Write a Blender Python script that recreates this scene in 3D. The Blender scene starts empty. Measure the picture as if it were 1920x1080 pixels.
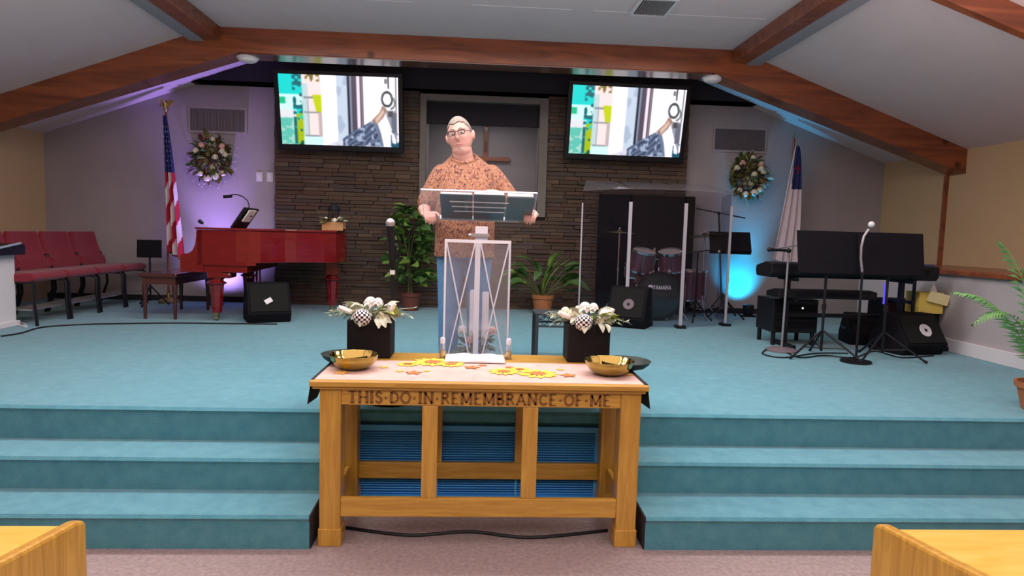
import bpy, bmesh, math, random
import numpy as np
from mathutils import Vector, Matrix
random.seed(7); rnd=random.random; U=random.uniform; PI=math.pi
S=.52                       # stage height
EYE=1.5
CF,CP,CY,CR=1224.15,.08304,.05575,.02907
scn=bpy.context.scene; col=scn.collection
# ---------------------------------------------------------------- camera
_F=Vector((math.sin(CY)*math.cos(CP),math.cos(CY)*math.cos(CP),-math.sin(CP)))
_R=Vector((math.cos(CY),-math.sin(CY),0)); _D=_F.cross(_R)
_R2=_R*math.cos(CR)-_D*math.sin(CR); _D2=_R*math.sin(CR)+_D*math.cos(CR)
cd=bpy.data.cameras.new('camera'); cam=bpy.data.objects.new('camera',cd); col.objects.link(cam)
m=Matrix.Identity(4)
for i in range(3): m[i][0]=_R2[i]; m[i][1]=-_D2[i]; m[i][2]=-_F[i]
m[0][3]=0;m[1][3]=0;m[2][3]=EYE; cam.matrix_world=m
cd.sensor_width=36; cd.lens=CF/1920*36; cd.clip_start=.05; scn.camera=cam
# ---------------------------------------------------------------- light
scn.view_settings.view_transform='Standard'; scn.view_settings.look='None'
scn.view_settings.gamma=1; scn.view_settings.exposure=0.0; scn.view_settings.use_curve_mapping=False
w=bpy.data.worlds.new('world'); scn.world=w; w.use_nodes=True
w.node_tree.nodes['Background'].inputs[0].default_value=(.9,.8,1,1); w.node_tree.nodes['Background'].inputs[1].default_value=.1
def area(n,loc,rot,sx,sy,e,c):
    l=bpy.data.lights.new(n,'AREA'); l.shape='RECTANGLE'; l.size=sx; l.size_y=sy; l.energy=e; l.color=c
    o=bpy.data.objects.new(n,l); o.location=loc; o.rotation_euler=rot; col.objects.link(o); return o
def spot(n,loc,tgt,e,c,ang,blend=.6,r=.06):
    l=bpy.data.lights.new(n,'SPOT'); l.energy=e; l.color=c; l.spot_size=math.radians(ang); l.spot_blend=blend; l.shadow_soft_size=r
    o=bpy.data.objects.new(n,l); o.location=loc; o.rotation_euler=(Vector(tgt)-Vector(loc)).to_track_quat('-Z','Y').to_euler(); col.objects.link(o); return o
area('hall_light',(0,-.6,3.35),(0,0,0),4.5,1.6,105,(1,.88,.82))
area('ceiling_fill',(0,1.6,2.3),(PI,0,0),8,4.2,300,(1,.78,.80))  # unseen upward fill light, added to brighten the ceiling
area('step_downlight',(0,3.9,3.47),(0,0,0),8.5,.4,225,(1,.93,.93))
area('stage_downlight',(0,6.2,3.42),(0,0,0),4.6,.5,48,(1,.88,.84))
for x in (-1.5,1.6): spot('stage_spot',(x,1.5,3.3),(x*.35,4.6,1.75),42,(1,.86,.80),46,.8,.12)
area('niche_fill',(.06,9.3,3.15),(0,0,0),.8,.3,5,(1,.9,.88))  # fill light added inside the niche, no fixture there
spot('violet_beam',(-3.2,8.14,.72),(-3.45,8.5,3.2),170,(.42,.25,1),58,.9,.05)
spot('violet_wash',(-3.2,8.2,.70),(-3.2,8.53,1.15),60,(.42,.30,1),140,1,.05)
spot('cyan_beam',(3.50,8.2,.72),(3.8,8.55,3.1),95,(.03,.50,1),50,.9,.05)
spot('cyan_wash',(3.50,8.20,.70),(3.50,8.53,.98),75,(.0,.55,1),86,1,.04)
# ---------------------------------------------------------------- pixel helpers (turn a measured photo point into a point of the room)
def _ray(x,y): return _F+_R2*((x-960)/CF)+_D2*((y-540)/CF)
def at(x,y,Y): v=_ray(x,y); v=v*(Y/v.y); return Vector((v.x,Y,v.z+EYE))
def fl(x,y,Z=S): v=_ray(x,y); v=v*((Z-EYE)/v.z); return Vector((v.x,v.y,Z))
# ---------------------------------------------------------------- materials
def mat(name,c,rough=.6,metal=0,c2=None,scale=20,mix=.5,bump=0,bscale=None,emit=None,es=1,coat=0,stretch=None,spec=.5,alpha=None,sheen=0,detail=4,sub=0):
    M=bpy.data.materials.new(name); M.use_nodes=True; nt=M.node_tree; N=nt.nodes; L=nt.links; b=N['Principled BSDF']
    b.inputs['Base Color'].default_value=(*c,1); b.inputs['Roughness'].default_value=rough; b.inputs['Metallic'].default_value=metal
    b.inputs['Coat Weight'].default_value=coat; b.inputs['Specular IOR Level'].default_value=spec; b.inputs['Sheen Weight'].default_value=sheen
    tc=N.new('ShaderNodeTexCoord'); mp=N.new('ShaderNodeMapping'); L.new(tc.outputs['Object'],mp.inputs[0])
    if stretch: mp.inputs['Scale'].default_value=stretch
    if c2:
        n=N.new('ShaderNodeTexNoise'); n.inputs['Scale'].default_value=scale; n.inputs['Detail'].default_value=detail; L.new(mp.outputs[0],n.inputs[0])
        r=N.new('ShaderNodeValToRGB'); r.color_ramp.elements[0].position=.5-mix/2; r.color_ramp.elements[1].position=.5+mix/2
        r.color_ramp.elements[0].color=(*c,1); r.color_ramp.elements[1].color=(*c2,1)
        L.new(n.outputs[0],r.inputs[0]); L.new(r.outputs[0],b.inputs['Base Color'])
    if bump:
        n=N.new('ShaderNodeTexNoise'); n.inputs['Scale'].default_value=bscale or scale; n.inputs['Detail'].default_value=3; L.new(mp.outputs[0],n.inputs[0])
        bp=N.new('ShaderNodeBump'); bp.inputs['Strength'].default_value=bump; bp.inputs['Distance'].default_value=.01
        L.new(n.outputs[0],bp.inputs['Height']); L.new(bp.outputs[0],b.inputs['Normal'])
    if emit: b.inputs['Emission Color'].default_value=(*emit,1); b.inputs['Emission Strength'].default_value=es
    return M
def wood(name,c,c2,rough=.4,scale=3,stretch=(1,8,8),coat=.2,knots=False):
    M=mat(name,c,rough,coat=coat); nt=M.node_tree;N=nt.nodes;L=nt.links;b=N['Principled BSDF']
    tc=N.new('ShaderNodeTexCoord'); mp=N.new('ShaderNodeMapping'); mp.inputs['Scale'].default_value=stretch; L.new(tc.outputs['Object'],mp.inputs[0])
    n=N.new('ShaderNodeTexNoise'); n.inputs['Scale'].default_value=scale; n.inputs['Detail'].default_value=6; n.inputs['Distortion'].default_value=1.2; L.new(mp.outputs[0],n.inputs[0])
    r=N.new('ShaderNodeValToRGB'); r.color_ramp.elements[0].position=.35; r.color_ramp.elements[1].position=.65
    r.color_ramp.elements[0].color=(*c,1); r.color_ramp.elements[1].color=(*c2,1); L.new(n.outputs[0],r.inputs[0])
    out=r.outputs[0]
    if knots:
        v=N.new('ShaderNodeTexVoronoi'); v.inputs['Scale'].default_value=2.3; L.new(tc.outputs['Object'],v.inputs[0])
        r2=N.new('ShaderNodeValToRGB'); r2.color_ramp.elements[0].position=.05; r2.color_ramp.elements[0].color=(.25,.2,.15,1); r2.color_ramp.elements[1].position=.13; L.new(v.outputs[0],r2.inputs[0])
        mx=N.new('ShaderNodeMix'); mx.data_type='RGBA'; mx.blend_type='MULTIPLY'; mx.inputs[0].default_value=1; L.new(out,mx.inputs[6]); L.new(r2.outputs[0],mx.inputs[7]); out=mx.outputs[2]
    L.new(out,b.inputs['Base Color'])
    bp=N.new('ShaderNodeBump'); bp.inputs['Strength'].default_value=.15; bp.inputs['Distance'].default_value=.004; L.new(n.outputs[0],bp.inputs['Height']); L.new(bp.outputs[0],b.inputs['Normal'])
    return M
def acrylic(name,tint,haze,g0=.03,rough=.03):
    M=bpy.data.materials.new(name); M.use_nodes=True; nt=M.node_tree; N=nt.nodes; L=nt.links; N.remove(N['Principled BSDF']); out=N['Material Output']
    t=N.new('ShaderNodeBsdfTransparent'); t.inputs[0].default_value=(*tint,1)
    d=N.new('ShaderNodeBsdfDiffuse'); d.inputs[0].default_value=(.75,.75,.82,1)
    g=N.new('ShaderNodeBsdfGlossy'); g.inputs['Roughness'].default_value=rough
    m1=N.new('ShaderNodeMixShader'); m1.inputs[0].default_value=haze; L.new(t.outputs[0],m1.inputs[1]); L.new(d.outputs[0],m1.inputs[2])
    lf=N.new('ShaderNodeLayerWeight'); lf.inputs[0].default_value=.5; pw=N.new('ShaderNodeMath'); pw.operation='POWER'; pw.inputs[1].default_value=4; L.new(lf.outputs['Facing'],pw.inputs[0])
    lw=N.new('ShaderNodeMath'); lw.operation='MULTIPLY_ADD'; lw.inputs[1].default_value=.45; lw.inputs[2].default_value=g0; L.new(pw.outputs[0],lw.inputs[0])
    m2=N.new('ShaderNodeMixShader'); L.new(lw.outputs[0],m2.inputs[0]); L.new(m1.outputs[0],m2.inputs[1]); L.new(g.outputs[0],m2.inputs[2])
    L.new(m2.outputs[0],out.inputs[0]); return M
M={}
M['carpet']=mat('teal_carpet',(.058,.245,.315),.95,c2=(.11,.345,.41),scale=14,mix=.7,bump=.5,bscale=160,spec=.1,sheen=.3)
M['hallcarpet']=mat('mauve_carpet',(.25,.205,.20),.95,c2=(.38,.32,.31),scale=45,mix=.5,bump=.5,bscale=160,spec=.1)
M['graywall']=mat('gray_wall',(.35,.315,.32),.85,c2=(.38,.345,.345),scale=3,bump=.1,bscale=90)
M['tanwall']=mat('tan_wall',(.52,.37,.20),.85,c2=(.56,.40,.23),scale=2,bump=.1,bscale=90)
M['lowwall']=mat('pale_wall',(.42,.40,.41),.8,c2=(.45,.42,.43),scale=3,bump=.1,bscale=90)
M['ceiling']=mat('ceiling_board',(.68,.60,.61),.9,c2=(.72,.645,.65),scale=5,bump=.15,bscale=70)
M['ceilgray']=mat('gray_strip',(.30,.31,.35),.8)
M['beam']=wood('stained_beam',(.155,.042,.016),(.30,.085,.03),.38,1.6,(.6,6,6),.25,knots=True)
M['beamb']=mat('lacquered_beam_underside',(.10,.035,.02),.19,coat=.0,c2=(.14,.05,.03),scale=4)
M['oak']=wood('golden_oak',(.44,.235,.03),(.58,.34,.055),.38,3.2,(1,12,12),.3)
M['oakv']=wood('golden_oak_upright',(.44,.235,.03),(.58,.34,.055),.38,3.2,(12,12,1),.3)
M['oakl']=wood('yellow_oak',(.72,.47,.08),(.82,.56,.13),.25,2.5,(1,7,7),.5)
M['oakd']=mat('carved_letters',(.22,.095,.02),.6)
M['black']=mat('black_plastic',(.007,.007,.010),.45,spec=.3)
M['blackm']=mat('matte_black',(.006,.006,.009),.9,c2=(.011,.010,.013),scale=60,spec=.15)
M['darkv']=mat('dark_cloth_and_shade',(.02,.016,.022),.95)
M['grille']=mat('speaker_grille',(.010,.010,.010),.7,metal=0,spec=.2,bump=.5,bscale=400)
M['chrome']=mat('chrome',(.75,.75,.78),.18,metal=1)
M['steel']=mat('dull_steel',(.45,.45,.48),.4,metal=.8)
M['alu']=mat('aluminium_strip',(.55,.54,.60),.35,metal=.35)
M['mahog']=mat('red_mahogany_lacquer',(.15,.006,.010),.12,coat=.6,c2=(.20,.010,.012),scale=6,stretch=(1,1,5))
M['benchwood']=mat('dark_mahogany',(.07,.018,.018),.25,coat=.4)
M['brass']=mat('polished_brass',(.46,.37,.10),.12,metal=1)
M['brassd']=mat('aged_brass',(.55,.45,.2),.3,metal=1)
M['felt']=mat('dark_green_felt',(.015,.03,.025),.6)
M['red']=mat('crimson_fabric',(.20,.008,.022),.85,c2=(.26,.013,.03),scale=60,sheen=.2)
M['vase']=mat('black_vase',(.008,.007,.008),.6,spec=.2)
M['white']=mat('white_cloth',(.85,.82,.83),.8,bump=.3,bscale=60)
M['whitep']=mat('white_paint',(.72,.72,.74),.5)
M['wax']=mat('white_wax',(.86,.86,.9),.4)
M['cream']=mat('cream_petals',(.82,.78,.62),.7,c2=(.70,.70,.48),scale=30)
M['petalw']=mat('white_petals',(.85,.83,.78),.7)
M['petalp']=mat('pink_petals',(.75,.40,.36),.7,c2=(.85,.55,.48),scale=30)
M['sage']=mat('sage_leaf',(.28,.34,.20),.7,c2=(.42,.48,.32),scale=25)
M['sagel']=mat('pale_grey_leaf',(.52,.54,.42),.7,c2=(.40,.44,.32),scale=25)
M['lime']=mat('lime_leaf',(.36,.48,.08),.6,c2=(.5,.58,.16),scale=20)
M['leaf']=mat('green_leaf',(.035,.10,.025),.5,c2=(.07,.16,.035),scale=12)
M['leafl']=mat('bright_leaf',(.13,.27,.04),.5,c2=(.20,.34,.06),scale=12)
M['palm']=mat('palm_leaf',(.10,.30,.08),.45,c2=(.22,.46,.14),scale=10)
M['stem']=mat('green_stem',(.10,.12,.04),.7)
M['olive']=mat('olive_leaf',(.09,.08,.02),.7,c2=(.18,.14,.04),scale=20)
M['plum']=mat('plum_leaf',(.09,.03,.03),.7,c2=(.16,.06,.05),scale=20)
M['terra']=mat('terracotta',(.32,.11,.04),.7,c2=(.40,.16,.06),scale=12)
M['terrad']=mat('brown_glazed_pot',(.15,.045,.03),.4)
M['soil']=mat('soil',(.03,.02,.015),1)
M['skin']=mat('skin',(.56,.30,.245),.55,c2=(.62,.35,.29),scale=9)
M['hair']=mat('grey_blond_hair',(.19,.17,.14),.85,c2=(.34,.31,.27),scale=40,stretch=(1,6,1))
M['jeans']=mat('blue_jeans',(.08,.22,.42),.9,c2=(.12,.30,.52),scale=30,bump=.3,bscale=120)
M['shoe']=mat('brown_leather',(.06,.03,.02),.5)
M['eyew']=mat('eye_white',(.50,.45,.43),.4)
M['lips']=mat('lips',(.45,.16,.14),.5)
M['box']=mat('pale_wood_box',(.52,.27,.11),.7,c2=(.45,.22,.09),scale=9,stretch=(1,1,8))
M['yellow']=mat('yellow_card',(.75,.58,.12),.7)
M['bluem']=mat('blue_painted_metal',(.08,.46,.92),.5)
M['frame']=mat('taupe_frame',(.16,.14,.125),.7)
M['niche']=mat('niche_grey',(.34,.32,.34),.85)
M['vent']=mat('vent_brown_grey',(.15,.125,.14),.6)
M['paper']=mat('paper',(.8,.77,.76),.8)
M['bible']=mat('black_leather_cover',(.02,.035,.035),.45)
M['drum']=mat('wine_drum_shell',(.10,.035,.06),.15,coat=.8)
M['drumh']=mat('drum_head',(.40,.35,.33),.5)
M['bdrum']=mat('black_drum_head',(.015,.03,.035),.25,coat=.5)
M['cymbal']=mat('cymbal_bronze',(.35,.26,.16),.35,metal=1)
M['navy']=mat('navy_cloth',(.02,.03,.13),.85)
M['flagr']=mat('red_cloth',(.42,.012,.03),.85)
M['flagw']=mat('white_flag_cloth',(.72,.62,.66),.85)
M['blueconsole']=mat('blue_grey_edge',(.35,.42,.52),.35)
M['iron']=mat('wrought_iron',(.03,.04,.05),.6)
M['acryl']=acrylic('clear_acrylic',(.93,.93,.95),.10)
M['acryl2']=acrylic('drum_screen_acrylic',(.88,.87,.91),.004,.012)
M['edge']=mat('frosted_acrylic_edge',(.62,.66,.76),.3)
M['etched']=mat('bright_acrylic_edge',(.8,.83,.9),.25)
M['green_led']=mat('green_led',(0,.5,0),.5,emit=(.1,1,.1),es=2)
M['white_led']=mat('white_led',(.5,.5,.5),.5,emit=(1,.95,.85),es=1.2)
M['violet_led']=mat('violet_led',(.1,.05,.5),.5,emit=(.12,.08,.9),es=1.1)
M['violet_lens']=mat('violet_lens',(.1,.05,.5),.5,emit=(.5,.35,1),es=3)
M['cyan_lens']=mat('cyan_lens',(.05,.3,.5),.5,emit=(.1,.7,1),es=3)
# ---------------------------------------------------------------- mesh builder
class MB:
    def __init__(s): s.v=[];s.f=[];s.m=[];s.cm=0
    def add(s,vs,fs):
        b=len(s.v); s.v+= [tuple(v) for v in vs]; s.f+=[tuple(i+b for i in f) for f in fs]; s.m+=[s.cm]*len(fs); return s
    def mat(s,i): s.cm=i; return s
    def box(s,c,d,R=None):
        x,y,z=[k/2 for k in d]; vs=[Vector(p) for p in ((-x,-y,-z),(x,-y,-z),(x,y,-z),(-x,y,-z),(-x,-y,z),(x,-y,z),(x,y,z),(-x,y,z))]
        if R is not None: vs=[R@v for v in vs]
        return s.add([v+Vector(c) for v in vs],[(0,3,2,1),(4,5,6,7),(0,1,5,4),(1,2,6,5),(2,3,7,6),(3,0,4,7)])
    def b2(s,x0,x1,y0,y1,z0,z1): return s.box(((x0+x1)/2,(y0+y1)/2,(z0+z1)/2),(abs(x1-x0),abs(y1-y0),abs(z1-z0)))
    def bar(s,p,q,w,h=None,up=(0,0,1)):
        p=Vector(p);q=Vector(q);d=q-p;L=d.length;z=d.normalized();u=Vector(up)
        if abs(z.dot(u))>.98: u=Vector((0,1,0))
        x=u.cross(z).normalized();y=z.cross(x);R=Matrix((x,y,z)).transposed(); return s.box((p+q)/2,(w,h or w,L),R)
    def tube(s,pts,r,n=8,caps=True):
        pts=[Vector(p) for p in pts]; k=len(pts); rs=r if isinstance(r,(list,tuple)) else [r]*k; b=[]; prev=None
        for i,p in enumerate(pts):
            t=(pts[min(i+1,k-1)]-pts[max(i-1,0)]).normalized()
            if prev is None:
                u=Vector((0,0,1)) if abs(t.z)<.9 else Vector((0,1,0)); x=u.cross(t).normalized()
            else:
                x=(prev-t*prev.dot(t)).normalized()
            prev=x; y=t.cross(x)
            for j in range(n): a=2*PI*j/n; b.append(p+(x*math.cos(a)+y*math.sin(a))*rs[i])
        fs=[(i*n+j,i*n+(j+1)%n,(i+1)*n+(j+1)%n,(i+1)*n+j) for i in range(k-1) for j in range(n)]
        if caps: fs+=[tuple(range(n))[::-1],tuple((k-1)*n+j for j in range(n))]
        return s.add(b,fs)
    def cyl(s,p,q,r,r2=None,n=12): return s.tube([p,q],[r,r if r2 is None else r2],n)
    def lathe(s,prof,c=(0,0,0),n=24,R=None,fn=None,cap=True):
        vs=[]
        for (r,z) in prof:
            for j in range(n):
                a=2*PI*j/n; rr=r*(fn(a,z) if fn else 1); v=Vector((rr*math.cos(a),rr*math.sin(a),z)); v=R@v if R is not None else v; vs.append(v+Vector(c))
        k=len(prof); fs=[(i*n+j,i*n+(j+1)%n,(i+1)*n+(j+1)%n,(i+1)*n+j) for i in range(k-1) for j in range(n)]
        if cap: fs+=[tuple(range(n))[::-1],tuple((k-1)*n+j for j in range(n))]
        return s.add(vs,fs)
    def sph(s,c,r,n=16,m=10,R=None,fn=None):
        rr=r if isinstance(r,(tuple,list)) else (r,r,r); vs=[];c=Vector(c)
        for i in range(m+1):
            t=PI*i/m
            for j in range(n):
                a=2*PI*j/n; v=Vector((math.sin(t)*math.cos(a)*rr[0],math.sin(t)*math.sin(a)*rr[1],math.cos(t)*rr[2]))
                if fn: v=fn(v)
                if R is not None: v=R@v
                vs.append(v+c)
        return s.add(vs,[(i*n+j,(i+1)*n+j,(i+1)*n+(j+1)%n,i*n+(j+1)%n) for i in range(m) for j in range(n)])
    def prism(s,poly,o,X,Y,d):      # poly in plane (X,Y) at o, extruded by vector d
        o=Vector(o);X=Vector(X);Y=Vector(Y);d=Vector(d);n=len(poly)
        a=[o+X*p[0]+Y*p[1] for p in poly]; return s.add(a+[v+d for v in a],[tuple(range(n)),tuple(range(2*n-1,n-1,-1))]+[(i,i+n,(i+1)%n+n,(i+1)%n) for i in range(n)])
    def grid(s,fn,nu,nv,mfn=None):
        b=len(s.v); s.v+=[tuple(fn(i/nu,j/nv)) for j in range(nv+1) for i in range(nu+1)]
        for j in range(nv):
            for i in range(nu):
                k=b+j*(nu+1)+i; s.f.append((k,k+1,k+nu+2,k+nu+1)); s.m.append(mfn((i+.5)/nu,(j+.5)/nv) if mfn else s.cm)
        return s
    def build(s,name,mt,parent=None,bevel=0,smooth=False,label=None,solid=0,remesh=0,loc=None):
        me=bpy.data.meshes.new(name); me.from_pydata(s.v,[],s.f); me.update()
        mts=mt if isinstance(mt,(list,tuple)) else [mt]
        for k in mts: me.materials.append(M[k] if isinstance(k,str) else k)
        me.polygons.foreach_set('material_index',[min(i,len(mts)-1) for i in s.m])
        bm=bmesh.new(); bm.from_mesh(me)
        if not solid: bmesh.ops.recalc_face_normals(bm,faces=bm.faces)
        bm.to_mesh(me); bm.free()
        if smooth: me.polygons.foreach_set('use_smooth',[True]*len(me.polygons))
        if smooth and smooth!=2: me.set_sharp_from_angle(angle=math.radians(40))
        o=bpy.data.objects.new(name,me); col.objects.link(o)
        if parent: o.parent=parent
        if loc: o.location=loc
        if label: o['label']=label
        if remesh:
            r=o.modifiers.new('r','REMESH'); r.mode='VOXEL'; r.voxel_size=remesh; r.use_smooth_shade=True
            q=o.modifiers.new('s','SMOOTH'); q.iterations=4; q.factor=.5
        if solid: q=o.modifiers.new('t','SOLIDIFY'); q.thickness=solid
        if bevel: q=o.modifiers.new('b','BEVEL'); q.width=bevel; q.segments=2; q.limit_method='ANGLE'
        return o
def tag(o,label,cat,group=None):
    o['label']=label; o['category']=cat
    if group: o['group']=group
    return o
def thing(name,label,cat,loc=(0,0,0),rz=0,group=None):
    o=bpy.data.objects.new(name,None); o.empty_display_size=.1; col.objects.link(o); o.location=loc; o.rotation_euler=(0,0,rz); return tag(o,label,cat,group)
def struct(o): o['kind']='structure'; return o
def dup(r,loc,rz,label,group=None,nolabel=False):
    c=r.copy(); col.objects.link(c); c.location=loc; c.rotation_euler=(0,0,rz); c['label']=label
    if group: c['group']=group
    for ch in list(r.children):
        d=ch.copy(); col.objects.link(d); d.parent=c
        for g in ch.children: e=g.copy(); col.objects.link(e); e.parent=d
    return c
def inst(src,parent,loc,rot,sc=1):
    c=src.copy(); col.objects.link(c); c.parent=parent; c.location=loc; c.rotation_euler=rot; c.scale=(sc,sc,sc) if not isinstance(sc,tuple) else sc; return c
def RZ(a): return Matrix.Rotation(a,3,'Z')
def RX(a): return Matrix.Rotation(a,3,'X')
def RY(a): return Matrix.Rotation(a,3,'Y')
# ================================================================ STRUCTURE
YB=8.53; XW=5.4; Y0,Y1,Y2=2.99,3.27,3.53; CB=2.75; ZC=3.53; SL=.36
def zc(x): return ZC-max(0,abs(x)-CB)*SL
struct(MB().b2(-XW,XW,-4.5,YB,-.1,0).build('floor','hallcarpet'))
RXL,RXR=fl(580,1029,0).x,fl(1207,1029,0).x   # recess in the steps behind the table
st=MB()
def extr(prof,x0,x1):
    st.prism(prof,(x0,0,0),(0,1,0),(0,0,1),(x1-x0,0,0))
def rounded(prof): return prof
n_=.03
pf=[(Y0,0),(Y0,.165-n_),(Y0-.012,.165-n_*.5),(Y0,.165),(Y1,.17),(Y1,.335-n_),(Y1-.012,.335-n_*.5),(Y1,.335),(Y2,.34),(Y2,S-n_),(Y2-.012,S-n_*.5),(Y2+.004,S),(Y2+.3,S),(Y2+.3,0)]
extr(pf,-XW,RXL); extr(pf,RXR,XW)
st.prism([(Y2,S-.06),(Y2-.012,S-n_*.5),(Y2+.004,S),(Y2+.3,S),(Y2+.3,0),(Y2+.06,0),(Y2+.06,S-.06)],(RXL,0,0),(0,1,0),(0,0,1),(RXR-RXL,0,0))
st.b2(-XW,XW,Y2+.3,YB,0,S)
struct(st.build('floor_stage','carpet'))
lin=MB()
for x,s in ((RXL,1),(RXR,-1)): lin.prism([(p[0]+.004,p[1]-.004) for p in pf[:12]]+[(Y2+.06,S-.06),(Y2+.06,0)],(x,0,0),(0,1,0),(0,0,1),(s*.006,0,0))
struct(lin.build('recess_shade','darkv'))  # thin dark boards added on the recess sides, shade put into their colour
# blue louvred air grille set in the front of the stage
gr=thing('air_grille','blue louvred metal air grille in the recess behind the communion table','grille',(0.03,Y2+.055,0))
g0,g1,gz0,gz1=-.66,.66,.03,.40
MB().b2(g0-.03,g1+.03,-.035,-.005,gz0-.03,gz0).b2(g0-.03,g1+.03,-.035,-.005,gz1,gz1+.03).b2(g0-.03,g0,-.035,-.005,gz0,gz1).b2(g1,g1+.03,-.035,-.005,gz0,gz1).b2(g0,g1,-.006,0,gz0,gz1).build('frame','bluem',gr)
sl=MB().box((0,0,0),(g1-g0,.018,.0035),RX(math.radians(-38))).build('slat','bluem',gr,loc=(0,-.02,gz0+.01))
for i in range(1,26): inst(sl,gr,(0,-.02,gz0+.01+i*.0142),(0,0,0))
for x in (-.22,.22): MB().b2(x-.006,x+.006,-.034,-.028,gz0,gz1).build('mullion','bluem',gr)
# walls
wl=MB().b2(-XW-.1,-XW,-4.5,YB,0,2.8); struct(wl.build('wall_left','tanwall'))
struct(MB().b2(XW,XW+.1,-4.5,YB,0,2.8).build('wall_right','tanwall'))
wb=MB()
for x0,x1 in ((-XW,-.74),(.86,XW)):
    xs=[x0+(x1-x0)*i/12 for i in range(13)]; ps=[(x0,S-.52)]+[(x1,S-.52)]+[(x,zc(x)+.02) for x in xs[::-1]]
    wb.prism(ps,(0,YB,0),(1,0,0),(0,0,1),(0,.1,0))
wb.b2(-.74,.86,YB,YB+.1,0,1.78).b2(-.74,.86,YB,YB+.1,3.16,3.6)
struct(wb.build('wall_back','graywall'))
# baptistry niche behind the opening
struct(MB().b2(-.74,.86,10.0,10.06,1.6,3.3).b2(-.8,-.74,YB+.1,10,1.6,3.3).b2(.86,.92,YB+.1,10,1.6,3.3).b2(-.8,.92,YB+.1,10.06,1.68,1.78).b2(-.8,.92,YB+.1,10.06,3.2,3.3).build('wall_niche','niche'))
struct(MB().b2(-XW-.1,XW+.1,-4.6,-4.5,0,3.7).build('wall_rear','tanwall'))
# half wall with brown cap at the right
struct(MB().b2(4.45,XW,2.2,7.35,0,1.235).build('wall_low','lowwall'))
struct(MB().b2(4.40,XW,2.2,7.37,1.235,1.285).build('trim_1','beam',bevel=.01))
struct(MB().b2(4.425,4.45,Y2,7.35,S,S+.12).build('baseboard_right','whitep',bevel=.004))
struct(MB().b2(-XW,RXL-1.9,YB-.015,YB,S,S+.07).b2(2.75,4.45,YB-.015,YB,S,S+.07).build('baseboard_back','darkv'))
# ceiling
ce=MB()
prof=[(-XW-.1,zc(XW+.1)),(-CB,ZC),(CB,ZC),(XW+.1,zc(XW+.1))]
up=[(p[0],p[1]+.1) for p in prof[::-1]]
ce.prism(prof+up,(0,-4.5,0),(1,0,0),(0,0,1),(0,YB+4.6,0))
struct(ce.build('ceiling','ceiling'))
# arch beam
def arch(name,Yf,Yb,th,under=True,x1=XW):
    c=CB-.0; k=.30
    top=[(-x1,zc(x1)),(-CB,ZC),(CB,ZC),(x1,zc(x1))]
    bot=[(-x1,zc(x1)-th),(-(CB-.25),ZC-th+.02),((CB-.25),ZC-th+.02),(x1,zc(x1)-th)]
    b=MB(); P=top+bot[::-1]
    b.prism(P,(0,Yf,0),(1,0,0),(0,0,1),(0,Yb-Yf,0)); o=b.build(name,'beam',bevel=.006); return struct(o)
arch('ceiling_beam',7.05,7.32,.27)
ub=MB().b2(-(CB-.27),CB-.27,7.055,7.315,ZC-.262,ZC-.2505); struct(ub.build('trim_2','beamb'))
arch('ceiling_beam',4.48,4.56,.13)
for s in (-1,1):
    struct(MB().b2(s*(CB-.07),s*(CB+.10),-4.4,7.05,ZC-.14,ZC-.003).build('ceiling_beam','beam',bevel=.006))
    struct(MB().b2(s*(CB+.10),s*(CB+.24),-4.4,7.05,ZC-.155,ZC-.04).build('trim_3','ceilgray'))
# dark valance at the top of the back wall
vb=MB(); xs=[-3.55,-CB,CB,3.55]
vb.prism([(-3.5,3.27),(3.5,3.27)]+[(x,zc(x)-.002) for x in xs[::-1]],(0,8.38,0),(1,0,0),(0,0,1),(0,.148,0)); struct(vb.build('trim_4','darkv'))
# ceiling seam battens
for x0,x1 in ((-2.6,-.62),(-.1,.8),(1.0,2.6)): struct(MB().b2(x0,x1,6.04,6.055,ZC-.004,ZC-.001).build('trim_5','whitep'))
struct(MB().b2(XW-.03,XW,7.30,7.35,1.285,2.31).build('trim_6','beam'))
# niche frame
FX0,FX1,IX0,IX1=-.75,.87,-.67,.76
fr=MB().b2(FX0,IX0,8.40,YB,1.72,3.22).b2(IX1,FX1,8.40,YB,1.72,3.22).b2(IX0,IX1,8.40,YB,3.14,3.22).b2(IX0,IX1,8.40,YB,1.72,1.80)
struct(fr.build('trim_7','frame',bevel=.005))
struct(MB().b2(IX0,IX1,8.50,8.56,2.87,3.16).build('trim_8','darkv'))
cr=thing('wall_cross','thin brown wooden cross on the grey wall inside the niche','cross',(.10,9.98,2.0))
MB().b2(-.025,.025,-.03,0,-.2,1.15).build('upright','beam',cr); MB().b2(-.36,.36,-.035,-.004,.58,.64).build('crossbar','beam',cr)
# ledger stone panel
M['mortar']=mat('dark_mortar',(.055,.042,.033),1)
sw=struct(MB().b2(-2.56,FX0,8.47,YB-.001,S,3.27).b2(FX1,2.70,8.47,YB-.001,S,3.27).b2(FX0,FX1,8.47,YB-.001,S,1.72).build('wall_stone','mortar'))
stm=[mat('stone_%d'%i,c,.85,c2=tuple(k*1.35 for k in c),scale=9,mix=.6,bump=.6,bscale=30) for i,c in enumerate([(.085,.058,.040),(.072,.048,.036),(.098,.067,.043),(.075,.056,.048),(.092,.052,.036)])]
protos=[]
for i in range(10):
    mb=MB().box((0,0,0),(1,1,1)); me=bpy.data.meshes.new('stone'); 
    vs=[(x*U(.97,1),y+(U(-.12,.0) if y<0 else 0),z*U(.90,1)) for x,y,z in mb.v]
    me.from_pydata(vs,[],mb.f); me.materials.append(stm[i%5]); me.update(); protos.append(me)
rows=[];z=S+.003
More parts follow.
